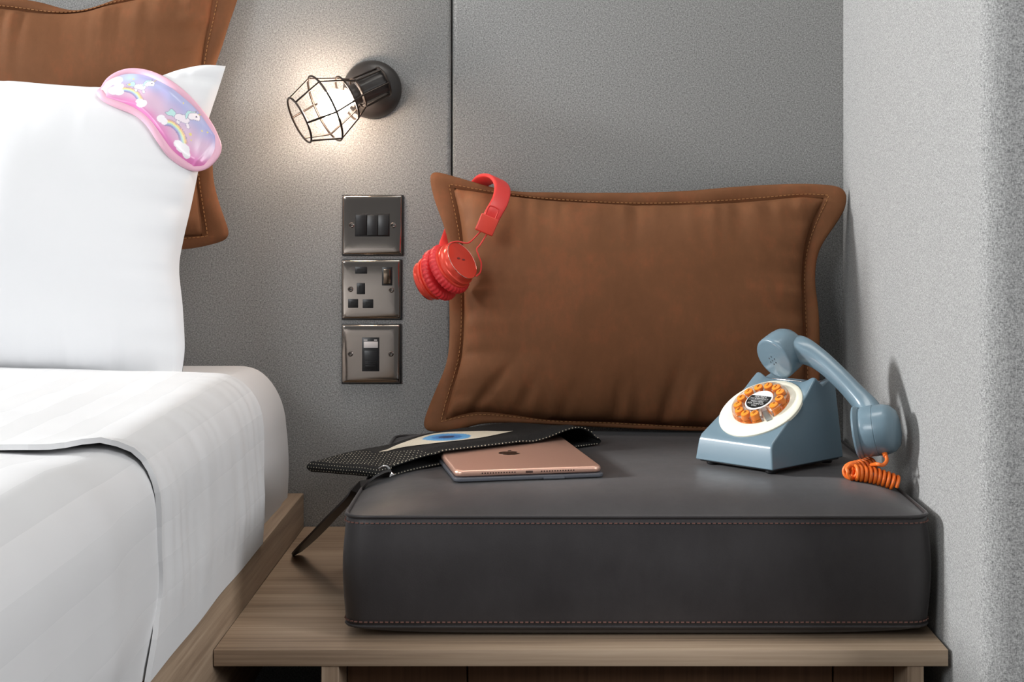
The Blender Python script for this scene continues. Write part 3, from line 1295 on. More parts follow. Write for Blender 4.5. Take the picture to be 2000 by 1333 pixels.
for t in (0.985, 0.965, 0.94, 0.9, 0.85, 0.8, 0.7, 0.6, 0.45, 0.3, 0.15, 0.02):
    ring = []
    for p in ol:
        q = cen + (p - cen) * t
        ring.append(V((q.x, q.y, seat_top(q.x, q.y) + 0.0012 * ns(q.x * 9, q.y * 9, 3) * (1 - t))))
    rs.append(ring)
mbs = MB()
mbs.rings(rs)
seat_poly = ([p.copy() for p in mbs.v], [list(f) for f in mbs.f])
BV_SEAT = BVHTree.FromPolygons(*seat_poly)
build('seat_cover', mbs, M_SEAT, seat, angle=75, fix=True)
welt = MB().tube([V((p.x, p.y, SZT + 0.0012)) for p in seat_outline(0.0002)], 0.0021, 8, closed=True)
build('welt', welt, M_SEAT, seat, angle=80)
welt2 = MB().tube([V((p.x, p.y, SZB)) for p in seat_outline(0.0002)], 0.0018, 8, closed=True)
build('welt', welt2, M_SEAT, seat, angle=80)


def seat_stitch(z, grow):
    lp = [V((p.x, p.y, z)) for p in seat_outline(grow)]
    tot = sum((lp[(i + 1) % 240] - lp[i]).length for i in range(240))
    n = int(tot / 0.0055)
    P = resample(lp, n, True)
    mb = MB()
    for i in range(n):
        d = (P[(i + 1) % n] - P[i]).normalized()
        out = V((d.y, -d.x, 0))
        M = frame(P[i] + out * 0.0006, out, d)
        mb.box((-0.0017, -0.0006, -0.0004), (0.0017, 0.0006, 0.0008), M)
    return mb


build('stitching', seat_stitch(SZT - 0.0052, 0.0010), M_STITCH2, seat, stuff=True)
build('stitching', seat_stitch(SZB + 0.0052, 0.0008), M_STITCH2, seat, stuff=True)


def seat_z(x, y):
    h = BV_SEAT.ray_cast(V((x, y, 1.0)), V((0, 0, -1)))
    return h[0].z if h[0] is not None else None


# ------------------------------------------------------------------ wall lamp
BC = V(((727 - VPX) / 1375.0, 0.0, CZ - (175 - VPY) / 1375.0))
lamp = thing('wall_lamp', 'lit black wire-cage lamp on a round base on the grey wall, above the switches', 'wall lamp', BC)
MBASE = frame(BC, (0, -1, 0))
rB = 0.0415
base_prof = [(rB, 0.0), (rB, 0.006), (rB - 0.001, 0.0085), (rB * 0.93, 0.0125), (rB * 0.80, 0.0175), (rB * 0.6, 0.0215), (rB * 0.35, 0.0238), (0.001, 0.0245)]
build('wall_base', MB().lathe(base_prof, MBASE, 56), M_BLACK, lamp)
P4 = W(699.5, 182, -0.064)
AX = V((-0.833, -0.35, -0.428)).normalized()
build('swivel_arm', MB().tube([BC + V((0, -0.02, 0)), BC + V((0.004, -0.036, 0.002)), P4 - AX * 0.026], 0.0075, 12), M_BLACK, lamp)
MA = frame(P4, AX, (0, 0, 1))
soc = [(0.004, -0.045), (0.0165, -0.044), (0.0180, -0.041), (0.0180, -0.002), (0.0170, 0.0), (0.0150, 0.001), (0.0150, 0.014), (0.013, 0.015)]
build('lamp_socket', MB().lathe(soc, MA, 48, rad=lambda a, k: 1 + (0.035 * (1 if math.sin(a * 10) > 0 else 0) if k in (2, 3) else 0)), M_BLACK, lamp, angle=30)
bulb = []
bulb.append((0.011, 0.014))
for k in range(1, 16):
    a = k / 15 * PI
    bulb.append((max(0.0008, 0.0210 * math.sin(a * 0.86 + PI * 0.14)), 0.038 - 0.0225 * math.cos(a * 0.86 + PI * 0.14)))
build('bulb', MB().lathe(bulb, MA, 32), M_BULB, lamp, label='glowing warm white bulb')
RG = [(0.0913, 0.0332), (0.0518, 0.0485), (0.0173, 0.0325), (0.0, 0.0225), (-0.040, 0.0212)]


def ring_pts(h, r, n=40):
    return [MA @ V((r * math.cos(2 * PI * k / n), r * math.sin(2 * PI * k / n), h)) for k in range(n)]


for h, r in RG:
    build('cage_ring', MB().tube(ring_pts(h, r, 48), 0.00150, 8, closed=True), M_WIRE, lamp)
for k in range(6):
    a = 2 * PI * (k + 0.35) / 6
    pts = [MA @ V((r * math.cos(a), r * math.sin(a), h)) for h, r in RG]
    build('cage_wire', MB().tube(pts, 0.00138, 8), M_WIRE, lamp)

# ------------------------------------------------------------------ switch and socket plates
SP = 1 / 1372.0


def px2wall(x, y, Y=0.0):
    return W(x, y, Y)


def pbox(x0, y0, x1, y1, d0, d1, bev=0.0, seg=2):
    """box on the wall between two pixel corners, from depth d0 to d1 in front of the wall"""
    a = V(((x0 - VPX) * SP, -d1, CZ - (y1 - VPY) * SP))
    b = V(((x1 - VPX) * SP, -d0, CZ - (y0 - VPY) * SP))
    mb = MB().box(a, b)
    if bev:
        mb.bevel(bev, seg)
    return mb


def plate(x0, y0, x1, y1, label, cat, name):
    c = V((((x0 + x1) / 2 - VPX) * SP, 0, CZ - ((y0 + y1) / 2 - VPY) * SP))
    t = thing(name, label, cat, c)
    build('gasket_shade', pbox(x0 - 1.5, y0 - 1, x1 + 2.5, y1 + 2.5, 0.0002, 0.0035, 0.0008), M_BLKPL, t)  # gasket, widened right and below to stand in for the plate's shadow
    # softly domed metal plate
    mb = MB()
    X0, X1 = (x0 - VPX) * SP, (x1 - VPX) * SP
    Z0, Z1 = CZ - (y1 - VPY) * SP, CZ - (y0 - VPY) * SP
    def rr(ins, y, r):
        pts = []
        for cx_, cz_, a0 in ((X1 - ins - r, Z0 + ins + r, -PI / 2), (X1 - ins - r, Z1 - ins - r, 0), (X0 + ins + r, Z1 - ins - r, PI / 2), (X0 + ins + r, Z0 + ins + r, PI)):
            for k in range(5):
                a = a0 + k / 4 * PI / 2
                pts.append(V((cx_ + r * math.cos(a), y, cz_ + r * math.sin(a))))
        return pts
    mb.rings([rr(0, -0.0036, 0.0015), rr(0, -0.0052, 0.0015), rr(0.0008, -0.0066, 0.0015), rr(0.0024, -0.0072, 0.003), rr(0.0045, -0.0075, 0.006), rr(0.009, -0.00765, 0.009), rr(0.02, -0.0077, 0.012)])
    build('face_plate', mb, M_NICKEL, t, fix=True, angle=50)
    return t


def screw(t, x, y):
    M = frame(W(x, y, 0) * 1.0, (0, -1, 0))
    M.translation = V(((x - VPX) * SP, -0.0077, CZ - (y - VPY) * SP))
    o = build('screw', MB().lathe([(0.0040, 0.0), (0.0040, 0.0008), (0.0028, 0.0014), (0.0024, 0.0008), (0.001, 0.0006)], M, 20), M_SCREW, t)
    s = MB()
    s.box((-0.0020, -0.0004, 0.0006), (0.0020, 0.0004, 0.0011), M)
    build('screw_slot', s, M_HOLE, o)


F0 = 0.0078
sw = plate(670, 382, 786, 497, 'topmost of three black nickel wall plates, with three black rocker switches', 'light switch', 'light_switch')
build('switch_surround', pbox(694.5, 417.5, 762, 462, F0 - 0.002, F0 + 0.0007, 0.0004), M_HOLE, sw)
for k, (xa, xb) in enumerate(((696.5, 717.6), (718.4, 739), (739.8, 760.5))):
    mb = pbox(xa, 420, xb, 459.5, F0 - 0.001, F0 + 0.0030, 0.0007)
    zc_ = CZ - (440 - VPY) * SP
    for p in mb.v:
        if p.y < -F0:
            s_ = (p.z - zc_) / 0.0145
            p.y -= (0.0013 * s_) * (1 if k == 0 else -1)
    build('rocker', mb, M_BLKPL, sw)
screw(sw, 688, 440)
screw(sw, 769, 440)

so = plate(669, 508, 783, 622, 'middle one of three black nickel wall plates, a three-pin power socket with switch', 'power socket', 'power_socket')


def hole(t, name, x0, y0, x1, y1, ix, iy):
    o = build(name, pbox(x0, y0, x1, y1, F0 - 0.001, F0 + 0.0006, 0.0008), M_BLKPL, t)
    build('slot', pbox(x0 + ix, y0 + iy, x1 - ix, y1 - iy, F0 - 0.0005, F0 + 0.0009), M_HOLE, o)


hole(so, 'usb_port', 694.5, 520.5, 718.5, 534.5, 4.5, 4.2)
hole(so, 'earth_pin_hole', 698, 552.5, 714.5, 574.5, 4.5, 5)
hole(so, 'pin_hole', 681, 583.5, 701, 601, 6, 5.5)
hole(so, 'pin_hole', 709.5, 584, 730.5, 601.5, 6, 5.5)
build('switch_surround', pbox(747, 521, 767.5, 557.5, F0 - 0.001, F0 + 0.0010, 0.0010), M_BLKPL, so)
mb = pbox(750.5, 525.5, 764, 554, F0, F0 + 0.0032, 0.0008)
for p in mb.v:
    if p.y < -F0 - 0.001:
        p.y -= 0.0010 * (p.z - (CZ - (540 - VPY) * SP)) / 0.0104
build('rocker', mb, M_NICKEL_ROCKER, so, label='bronze metal rocker')
screw(so, 686, 564.5)
screw(so, 765.5, 566)

da = plate(669, 634, 782, 747, 'lowest of three black nickel wall plates, a data outlet with a white label', 'data socket', 'data_socket')
mod = build('data_module', pbox(708.5, 658.5, 742, 724.5, F0 - 0.001, F0 + 0.0012, 0.0005), M_BLKPL, da)
build('label_window', pbox(712, 666.5, 739.5, 678.5, F0, F0 + 0.0016, 0.0002), M_LABEL, mod)
build('shutter', pbox(713, 684, 738, 718, F0, F0 + 0.0019, 0.0004), M_BLKPL, mod)
for k in range(3):
    build('rib', pbox(715, 706 + 3.6 * k, 736, 707.6 + 3.6 * k, F0, F0 + 0.0024, 0.0002), M_BLKPL, mod)
for xa, xb in ((712, 719), (732, 738)):
    build('clip', pbox(xa, 662.6, xb, 664.4, F0, F0 + 0.0016), M_LABEL, mod)
screw(da, 685.5, 690.5)
screw(da, 764.5, 690.5)


# ------------------------------------------------------------------ headphones hung over the cushion corner
hp = thing('headphones', 'red on-ear headphones hung over the corner of the brown leaning cushion', 'headphones', W(900, 520, -0.15))
path = [W(950, 446, -0.150), W(963, 418, -0.146), W(977, 392, -0.130), W(981, 366, -0.104), W(968, 350, -0.072), W(945, 352, -0.040), W(925, 375, -0.016), W(905, 410, -0.013), W(888, 440, -0.020), W(874, 468, -0.045), W(864, 487, -0.075)]
hpath = catmull(path, 60)
wd = V((0.91, 0.0, -0.41)).normalized()
rr_ = []
for i, p in enumerate(hpath):
    t = (hpath[min(i + 1, 59)] - hpath[max(i - 1, 0)]).normalized()
    x = (wd - t * wd.dot(t)).normalized()
    n_ = t.cross(x)
    hw, ht = 0.0115, 0.0030
    if i > 46:
        hw = lerp(0.0115, 0.007, (i - 46) / 13)
    ring = []
    for k in range(16):
        a = 2 * PI * k / 16
        ca, sa = math.cos(a), math.sin(a)
        ring.append(p + x * (hw * math.copysign(abs(ca) ** 0.35, ca)) + n_ * (ht * math.copysign(abs(sa) ** 0.6, sa)))
    rr_.append(ring)
hb = MB()
hb.rings(rr_)
build('headband', hb, M_RED, hp, fix=True, angle=50)
# slider block with its loop
cs = W(952, 437, -0.156)
ds = (W(941, 463, -0.156) - W(963, 411, -0.156)).normalized()
Ms = frame(cs, (0.1, -1, 0.1), ds)
build('slider', MB().box((-0.010, -0.0125, -0.005), (0.0135, 0.0125, 0.005), Ms).bevel(0.0016, 3), mat('orange_red_plastic', (0.78, 0.07, 0.045), 0.35), hp)
lp = [Ms @ V(p) for p in ((-0.010, -0.007, 0.0035), (-0.021, -0.007, 0.003), (-0.0235, -0.004, 0.003), (-0.0235, 0.004, 0.003), (-0.021, 0.007, 0.003), (-0.010, 0.007, 0.0035))]
build('slider_loop', MB().tube(catmull(lp, 24), 0.0010, 6), M_RED, hp)
# ear cups face each other
NH = V((0.74, -0.46, 0.49)).normalized()
FC = W(903, 509, -0.172)


def ear_cup(face, n_):
    M = frame(face, n_, (0.4, 0.5, 0))
    sh = [(0.0015, 0.0), (0.0262, -0.0002), (0.0272, -0.0010), (0.0272, -0.0065), (0.0285, -0.0085), (0.0300, -0.0095), (0.0300, -0.0125), (0.0285, -0.0130), (0.0290, -0.0150), (0.0315, -0.0160), (0.0315, -0.0180), (0.02, -0.0185)]
    c = build('ear_cup', MB().lathe(sh, M, 64), M_REDMET, hp, angle=35)
    build('face_rim', MB().tube([M @ V((0.0268 * math.cos(2 * PI * k / 64), 0.0268 * math.sin(2 * PI * k / 64), -0.0002)) for k in range(64)], 0.0006, 6, closed=True), M_RIM, c)
    nn = 144
    rings = []
    for r0, h, pl in ((0.018, -0.0175, 0), (0.0305, -0.0178, 0.4), (0.0345, -0.0200, 1), (0.0358, -0.0240, 1), (0.0345, -0.0285, 1), (0.0305, -0.0308, 0.5), (0.020, -0.0315, 0), (0.012, -0.0305, 0)):
        rings.append([M @ V(((r0 * (1 + 0.020 * pl * math.sin(a * 36))) * math.cos(a), (r0 * (1 + 0.020 * pl * math.sin(a * 36))) * math.sin(a), h)) for a in (2 * PI * k / nn for k in range(nn))])
    pd = MB()
    pd.rings(rings)
    build('ear_pad', pd, M_REDPAD, hp, angle=60)
    return c, M


c1, M1 = ear_cup(FC, NH)
for k, (x, y, a, b) in enumerate(((-0.0065, 0.003, 0.0034, 0.0013), (0.003, 0.001, 0.0034, 0.0012))):
    build('emblem', MB().lathe([(1.0, 0), (1.0, 0.0004), (0.3, 0.0004)], M1 @ Matrix.Translation(V((x, y, 0.0))) @ Matrix.Diagonal(V((a, b, 1, 1))), 16), M_REDDARK, c1)
c2, M2 = ear_cup(FC - NH * 0.0635 + V((-0.004, 0.004, 0.002)), -(NH + V((0.12, 0, -0.10))).normalized())
# fork wires from the slider round the front cup
dp = -0.168
wl_ = [W(939, 452, -0.158), W(918, 473, -0.164), W(908, 475, dp), W(896, 472, dp), W(882, 474, dp), W(871, 482, dp), W(864, 493, -0.160)]
wr_ = [W(950, 459, -0.158), W(938, 478, -0.168), W(931, 487, -0.174), W(935, 500, -0.176), W(940, 515, -0.176), W(938, 532, -0.176), W(930, 540, -0.176)]
for w_ in (wl_, wr_):
    build('fork_wire', MB().tube(catmull(w_, 40), 0.0010, 8), M_RED, hp)
w3 = [W(866, 484, -0.078), W(858, 498, -0.10), W(850, 512, -0.118), W(845, 522, -0.128)]
build('fork_wire', MB().tube(catmull(w3, 20), 0.0045, 10), M_RED, hp)

# ------------------------------------------------------------------ tablet in its cover
TH = math.radians(11.3)
tfl = V((-0.1064, -0.4860, 0))
tw, tl = 0.1695, 0.240
ux, uy = V((math.cos(TH), math.sin(TH), 0)), V((-math.sin(TH), math.cos(TH), 0))
zf = seat_z(*(tfl + ux * tw / 2 + uy * 0.01).xy)
zr = seat_z(*(tfl + ux * tw / 2 + uy * (tl * 0.6)).xy)
tilt = (zr - zf) / (tl * 0.6)
xz = V((ux.x, ux.y, 0.0))
yz = V((uy.x, uy.y, tilt)).normalized()
zz = xz.cross(yz).normalized()
MT = Matrix((xz, yz, zz)).transposed().to_4x4()
MT.translation = V((tfl.x, tfl.y, zf + 0.0006))
tab = thing('tablet', 'rose gold tablet lying face down on the charcoal seat, sliding out of the black pouch', 'tablet', M=MT)


def slab(x0, y0, x1, y1, z0, z1, r, ed):
    def rr(ins, z):
        pts = []
        R = max(0.0005, r - ins)
        for cx_, cy_, a0 in ((x1 - r, y0 + r, -PI / 2), (x1 - r, y1 - r, 0), (x0 + r, y1 - r, PI / 2), (x0 + r, y0 + r, PI)):
            for k in range(9):
                a = a0 + k / 8 * PI / 2
                pts.append(V((cx_ + R * math.cos(a), cy_ + R * math.sin(a), z)))
        return pts
    mb = MB()
    L = []
    for k in range(5):
        a = k / 4 * PI / 2
        L.append(rr(ed * (1 - math.sin(a)), z0 + ed * (1 - math.cos(a))))
    for k in range(5):
        a = k / 4 * PI / 2
        L.append(rr(ed * (1 - math.cos(a)), z1 - ed + ed * math.sin(a)))
    mb.rings(L)
    return mb


cover = slab(-0.0015, -0.0045, tw + 0.0015, tl, 0.0, 0.0042, 0.008, 0.0012)
build('smart_cover', cover, M_SLATE, tab, local=True, label='dark slate folding cover under the tablet')
flap = MB().box((0.10, -0.0060, 0.0), (tw - 0.045, -0.0030, 0.0024)).bevel(0.0006, 2)
build('cover_flap', flap, M_SLATE, tab, local=True)
bodyt = slab(0, 0, tw, tl, 0.0046, 0.0121, 0.0095, 0.0030)
build('tablet_shell', bodyt, M_ROSE, tab, local=True, angle=60)
port = MB().box((tw / 2 - 0.0042, -0.0003, 0.0068), (tw / 2 + 0.0042, 0.0006, 0.0095)).bevel(0.0008, 2)
build('charging_port', port, M_PORT, tab, local=True)
for x0 in (0.031, 0.099):
    g = MB()
    for k in range(13):
        Mh = frame((x0 + k * 0.0031, 0.0001, 0.0083), (0, -1, 0))
        g.lathe([(0.0009, -0.0004), (0.0009, 0.0003)], Mh, 8)
    build('speaker_holes', g, M_PORT, tab, local=True, stuff=True)
# fruit emblem with a bite and a leaf
ap = []
for k in range(72):
    a = 2 * PI * k / 72
    x, y = math.sin(a), math.cos(a)
    r = 1.0
    r -= 0.17 * math.exp(-(a / 0.30) ** 2) + 0.17 * math.exp(-((a - 2 * PI) / 0.30) ** 2)
    r -= 0.09 * math.exp(-((a - PI) / 0.22) ** 2)
    if y < 0:
        x *= 1 - 0.16 * (-y) ** 1.3
    ap.append(V((x * r * 0.98, y * r, 0)))
bite_c, bite_r = V((1.10, 0.16, 0)), 0.46
cut = []
for p in ap:
    d = p - bite_c
    if d.length < bite_r:
        q = bite_c + d.normalized() * bite_r
        p = q
    cut.append(p)
lg = MB()
sc_ = 0.0135
lc = V((tw / 2 - 0.004, 0.108, 0.01205))
for poly in (cut, [V((0.02, 1.02, 0)), V((0.05, 1.28, 0)), V((0.20, 1.48, 0)), V((0.42, 1.55, 0)), V((0.40, 1.32, 0)), V((0.26, 1.12, 0))]):
    base_i = [lc + p * sc_ for p in poly]
    lg.rings([base_i, [p + V((0, 0, 0.00025)) for p in base_i]])
build('emblem', lg, M_LOGO, tab, local=True, fix=True, label='black apple emblem with a bite')
WM[tab.name] = MT

# ------------------------------------------------------------------ beaded pouch with wrist strap
FLp, FRp, BLp, BRp = V((-0.183, -0.418, 0)), V((0.062, -0.228, 0)), V((-0.292, -0.325, 0)), V((-0.047, -0.135, 0))


def pq(u, v):
    return (FLp * (1 - u) + FRp * u) * (1 - v) + (BLp * (1 - u) + BRp * u) * v


def low_z(u, v):
    p = pq(u, v)
    z = seat_z(p.x, p.y)
    x_in = p.x
    edge = SX0 + 0.02
    base = seat_top(max(p.x, edge), p.y)
    if p.x < edge:
        base -= 0.10 * (edge - p.x) ** 1.15
    return base + 0.0016


def tab_top(u, v):
    p = pq(u, v)
    q = MT.inverted() @ V((p.x, p.y, MT.translation.z))
    dx = max(-q.x, 0, q.x - tw)
    dy = max(-q.y, 0, q.y - 0.165)
    d = math.hypot(dx, dy)
    return (MT @ V((q.x, q.y, 0.0135))).z, d


def top_z(u, v):
    lo = low_z(u, v)
    prof_u = sstep(0.0, 0.13, u) * sstep(1.0, 0.90, u)
    prof_v = (1 - 0.75 * v ** 2)
    z = lo + 0.0125 + 0.006 * sstep(0.0, 0.2, u) * sstep(1.0, 0.9, u) * (1 - 0.4 * sstep(0.85, 1.0, v)) - 0.004 * sstep(0.15, 0.0, v) * sstep(0.0, 0.25, u) + 0.0015 * ns(u * 4, v * 4, 2)
    t, d = tab_top(u, v)
    z2 = t + 0.0035 - d * 0.28
    z = max(z, z2)
    z += 0.010 * math.exp(-((u - 0.88) / 0.13) ** 2) * (1 - v) ** 1.2 * sstep(1.0, 0.96, u)
    return z


pouch = thing('pouch', 'black beaded pouch with blue eye motif and wrist strap, left on the charcoal seat', 'pouch', (-0.11, -0.35, 0.575))
NU, NV = 80, 50
tp = MB()
tp.grid(NU, NV, lambda u, v: V((*pq(u, v).xy, top_z(u, v))))
o2 = tp.grid(NU, NV, lambda u, v: V((*pq(u, v).xy, top_z(u, v) - 0.0015)), flip=True)
for i in range(NU - 1):
    tp.f.append([i + 1, i, o2 + i, o2 + i + 1])
POLY_T = ([p.copy() for p in tp.v[:NU * NV]], [list(f) for f in tp.f if max(f) < NU * NV])
BV_POUCH = BVHTree.FromPolygons(*POLY_T)
build('upper_side', tp, M_POUCH, pouch, angle=70)
bt = MB()
bt.grid(NU, NV, lambda u, v: V((*pq(u, v).xy, low_z(u, v) + 0.0016)))
o2 = bt.grid(NU, NV, lambda u, v: V((*pq(u, v).xy, low_z(u, v))), flip=True)
for i in range(NU - 1):
    bt.f.append([i + 1, i, o2 + i, o2 + i + 1])
# closed seams at left, right and back
build('lower_side', bt, M_LINING, pouch, angle=70)
sm = MB()
edge_uv = [(0, k / 40) for k in range(41)] + [(k / 40, 1) for k in range(1, 41)] + [(1, 1 - k / 40) for k in range(1, 41)]
ringsS = []
for k in range(9):
    a = k / 8
    ring = []
    for u, v in edge_uv:
        p = pq(u, v)
        c_ = pq(0.5, 0.5)
        outd = (p - c_).normalized()
        zt_, zb_ = top_z(u, v), low_z(u, v)
        hgt = (zt_ - zb_)
        ring.append(V((p.x, p.y, lerp(zb_, zt_, a))) + outd * (0.45 * hgt * math.sin(PI * a)))
    ringsS.append(ring)
sm.rings(ringsS, False, False, closed=False)
build('side_seam', sm, M_POUCH, pouch, angle=80)


def bead_mb(pts, r):
    mb = MB()
    for p in pts:
        mb.add([p + V((r, 0, 0)), p - V((r, 0, 0)), p + V((0, r, 0)), p - V((0, r, 0)), p + V((0, 0, r)), p - V((0, 0, r))],
               [(0, 2, 4), (2, 1, 4), (1, 3, 4), (3, 0, 4), (2, 0, 5), (1, 2, 5), (3, 1, 5), (0, 3, 5)])
    return mb


lipb = []
for k in range(60):
    u = 0.005 + 0.99 * k / 59
    p = pq(u, 0.0)
    lipb.append(V((p.x, p.y, top_z(u, 0) + 0.0003)) + V((0.0006, -0.0012, 0)))
for k in range(72):
    u = 0.01 + 0.98 * k / 71
    p = pq(u, 0.0)
    lipb.append(V((p.x, p.y, low_z(u, 0) + 0.0016)) + V((0.0006, -0.0014, 0)))
build('lip_beads', bead_mb(lipb, 0.0009), M_BEAD, pouch, stuff=True, angle=10)
rowb = []
for r_i in range(8):
    for k in range(24):
        v = 0.01 + k / 24 * 0.98
        u = 0.004 + r_i * 0.022 + 0.02 * max(0, 1 - r_i / 13) * (1 - v)
        if ns(u * 30, v * 7, 3) < -0.22 - 0.2 * (r_i < 6) and r_i > 3:
            continue
        if r_i > 7 and v > 0.55 - 0.05 * (r_i - 7):
            continue
        p = pq(u, v)
        rowb.append(V((p.x, p.y, top_z(u, v) + 0.0004)))
for a in (0.2, 0.5, 0.8):
    for u, v in [(0, k / 30) for k in range(31)]:
        p = pq(u, v)
        c_ = pq(0.5, 0.5)
        outd = (p - c_).normalized()
        zt_, zb_ = top_z(u, v), low_z(u, v)
        rowb.append(V((p.x, p.y, lerp(zb_, zt_, a))) + outd * (0.45 * (zt_ - zb_) * math.sin(PI * a) + 0.0004))
build('row_beads', bead_mb(rowb, 0.00066), M_BEAD, pouch, stuff=True, angle=10)

# eye motif, laid on the upper side
EA, EB = (0.165, 0.605), (0.725, 0.375)       # eye corners on the upper side (u along the opening, v across)
em = MB()
EC = {}


def eye_uv(t, q):
    k = math.sin(PI * t) ** 1.15
    q = (q - 0.5) * 2
    ou, ov = (0.075, 0.29) if q > 0 else (0.055, 0.22)
    return (EA[0] + (EB[0] - EA[0]) * t + ou * k * q, EA[1] + (EB[1] - EA[1]) * t + ov * k * q)


def eye_fn(u, v):
    a = eye_uv(u, v)
    p = pq(*a)
    EC[(u, v)] = p
    return V((p.x, p.y, top_z(*a) + 0.0008))


IRIS = pq(*eye_uv(0.50, 0.56))


def eye_col(u, v):
    d = (EC[(u, v)] - IRIS).length
    if d < 0.010:
        return (0.012, 0.03, 0.09)
    if d < 0.019:
        return (0.035, 0.16, 0.40)
    if d < 0.030:
        return (0.09, 0.30, 0.55)
    return (0.60, 0.54, 0.43)


em.grid(90, 40, eye_fn, None, eye_col)
build('eye_motif', em, M_EYE, pouch, angle=70, label='cream and blue beaded eye')

# zip pull and strap
zp = W(757, 917, -0.425)
build('zip_pull', MB().tube(catmull([zp + V((-0.010, 0.004, 0.000)), zp + V((-0.004, -0.002, 0.004)), zp + V((0.001, -0.004, 0.003)), zp + V((0.004, -0.005, -0.003)), zp + V((0.006, -0.006, -0.007))], 20), lambda t: 0.0012 + 0.0022 * sstep(0.75, 0.95, t), 8), M_CHROME, pouch)
sp_ = catmull([zp + V((0.004, 0.0, -0.003)), W(738, 931, -0.428), W(717, 945, -0.425), W(690, 968, -0.405), W(655, 1003, -0.350), W(620, 1040, -0.285), W(592, 1068, -0.230), V((-0.331, -0.185, 0.4228))], 40)
st = MB()
srings = []
for i, p in enumerate(sp_):
    t = (sp_[min(i + 1, 39)] - sp_[max(i - 1, 0)]).normalized()
    f = i / 39
    side = V((0.62, -0.60, 0.50))
    x = (side - t * side.dot(t)).normalized()
    n_ = x.cross(t)
    hw = lerp(0.0085, 0.0125, f) * (1 - 0.45 * sstep(0.9, 1.0, f))
    th = 0.0013
    srings.append([p + x * hw + n_ * th, p - x * hw + n_ * th, p - x * hw - n_ * th, p + x * hw - n_ * th])
st.rings(srings)
build('wrist_strap', st, M_BLACKLTH, pouch, angle=50, fix=True, label='black leather wrist strap')

# ------------------------------------------------------------------ push-button telephone
pw, pd_, phz = 0.128, 0.138, 0.0
PLf = V((0.1705, -0.365, 0))
PRf = V((0.258, -0.4545, 0))
exv = (PRf - PLf).normalized()
eyv = V((-exv.y, exv.x, 0))
pc = (PLf + PRf) / 2
zs_ = [seat_z(*(pc + exv * a * 0.055 + eyv * b).xy) for a in (-1, 1) for b in (0.015, 0.115)]
MP = Matrix((exv, eyv, V((0, 0, 1)))).transposed().to_4x4()
MP.translation = V((pc.x, pc.y, max(zs_) + 0.0002))
phone = thing('telephone', 'blue-grey retro telephone with orange push buttons and handset askew, on the charcoal seat', 'telephone', M=MP)
FT = 0.006                                     # feet height


def ptop(y, x):
    """height of the shell above its underside"""
    hx = abs(x) / (pw / 2)
    if y <= 0.101:
        base_ = 0.026 + (0.088 - 0.026) * (y / 0.101)
        return base_
    return 0.088


def phone_shell():
    mb = MB()
    nx = 33
    secs = []
    # side profile stations: (y, z fraction)
    ys = [0.0, 0.0, 0.006, 0.03, 0.055, 0.08, 0.092, 0.101, 0.106, 0.112, 0.126, 0.134, 0.138, 0.138]
    for i in range(nx):
        t = -1 + 2 * i / (nx - 1)
        prof_ = []
        hx = abs(t)
        ear = 0.0065 * math.exp(-((hx - 0.92) / 0.22) ** 2)
        for k, y in enumerate(ys):
            if k == 0:
                z = 0.0
            elif k == len(ys) - 1:
                z = 0.0
            elif k == 1:
                z = 0.024
            elif y <= 0.101:
                z = 0.0262 + (0.0915 - 0.0262) * (y / 0.101) ** 0.97
                z += ear * sstep(0.07, 0.101, y)
            elif y < 0.13:
                z = 0.0915 - 0.010 * math.sin((y - 0.101) / 0.029 * PI) + ear
            else:
                z = 0.0915 + ear - 0.004 * (y - 0.13) / 0.008
            halfw = pw / 2 - 0.006 - 0.012 * (z / 0.09)
            prof_.append(V((t * halfw, y + (0.0025 * (z / 0.024) if k == 1 else 0), z)))
        secs.append(prof_)
    mb.rings(secs)
    bm = mb.bm()
    ed = [e_ for e_ in bm.edges if len(e_.link_faces) == 2 and e_.calc_face_angle(0) > math.radians(38)]
    bmesh.ops.bevel(bm, geom=ed, offset=0.0018, segments=3, profile=0.5, affect='EDGES', clamp_overlap=True)
    mb.frombm(bm)
    mb.xf(Matrix.Translation(V((0, 0, FT))))
    return mb


shell = build('body_shell', phone_shell(), M_PHONE, phone, local=True, angle=55)
shell.modifiers.new('weighted_normals', 'WEIGHTED_NORMAL').keep_sharp = True
build('base_plate', MB().box((-pw / 2 + 0.009, 0.005, FT - 0.0022), (pw / 2 - 0.009, pd_ - 0.005, FT + 0.0005)).bevel(0.001, 2), M_BLKPL, phone, local=True)
for a in (-1, 1):
    for b in (0.016, pd_ - 0.016):
        build('foot', MB().lathe([(0.0065, 0.0), (0.0075, 0.0015), (0.0075, FT - 0.002)], Matrix.Translation(V((a * 0.044, b, 0.0))), 20), M_BLKPL, phone, local=True)
build('cradle_bar', MB().box((-0.022, 0.1015, FT + 0.0915), (0.022, 0.1045, FT + 0.0890)).bevel(0.0008, 2), M_CHROME, phone, local=True)
# dial on the slope
slope = math.atan2(0.0915 - 0.0262, 0.101)
dc = V((0.0, 0.0525, FT + 0.0262 + 0.0653 * (0.0525 / 0.101)))
dn = V((0, -math.sin(slope), math.cos(slope)))
dy_ = V((0, math.cos(slope), math.sin(slope)))
MD = Matrix((V((1, 0, 0)), dy_, dn)).transposed().to_4x4()
MD.translation = dc + dn * 0.0008
dial = build('dial_plate', MB().lathe([(0.0525, -0.002), (0.0525, 0.0014), (0.0515, 0.0022), (0.046, 0.0026), (0.001, 0.0028)], MD, 72), M_CREAM, phone, local=True, label='cream round dial plate')
RC = V((-0.001, 0.004, 0))
MDR = MD @ Matrix.Translation(RC)
WM[dial.name] = MP


def child(name, mb, m, par, **k):              # sub-part given in the telephone's own frame
    return build(name, mb, m, par, local=True, **k)


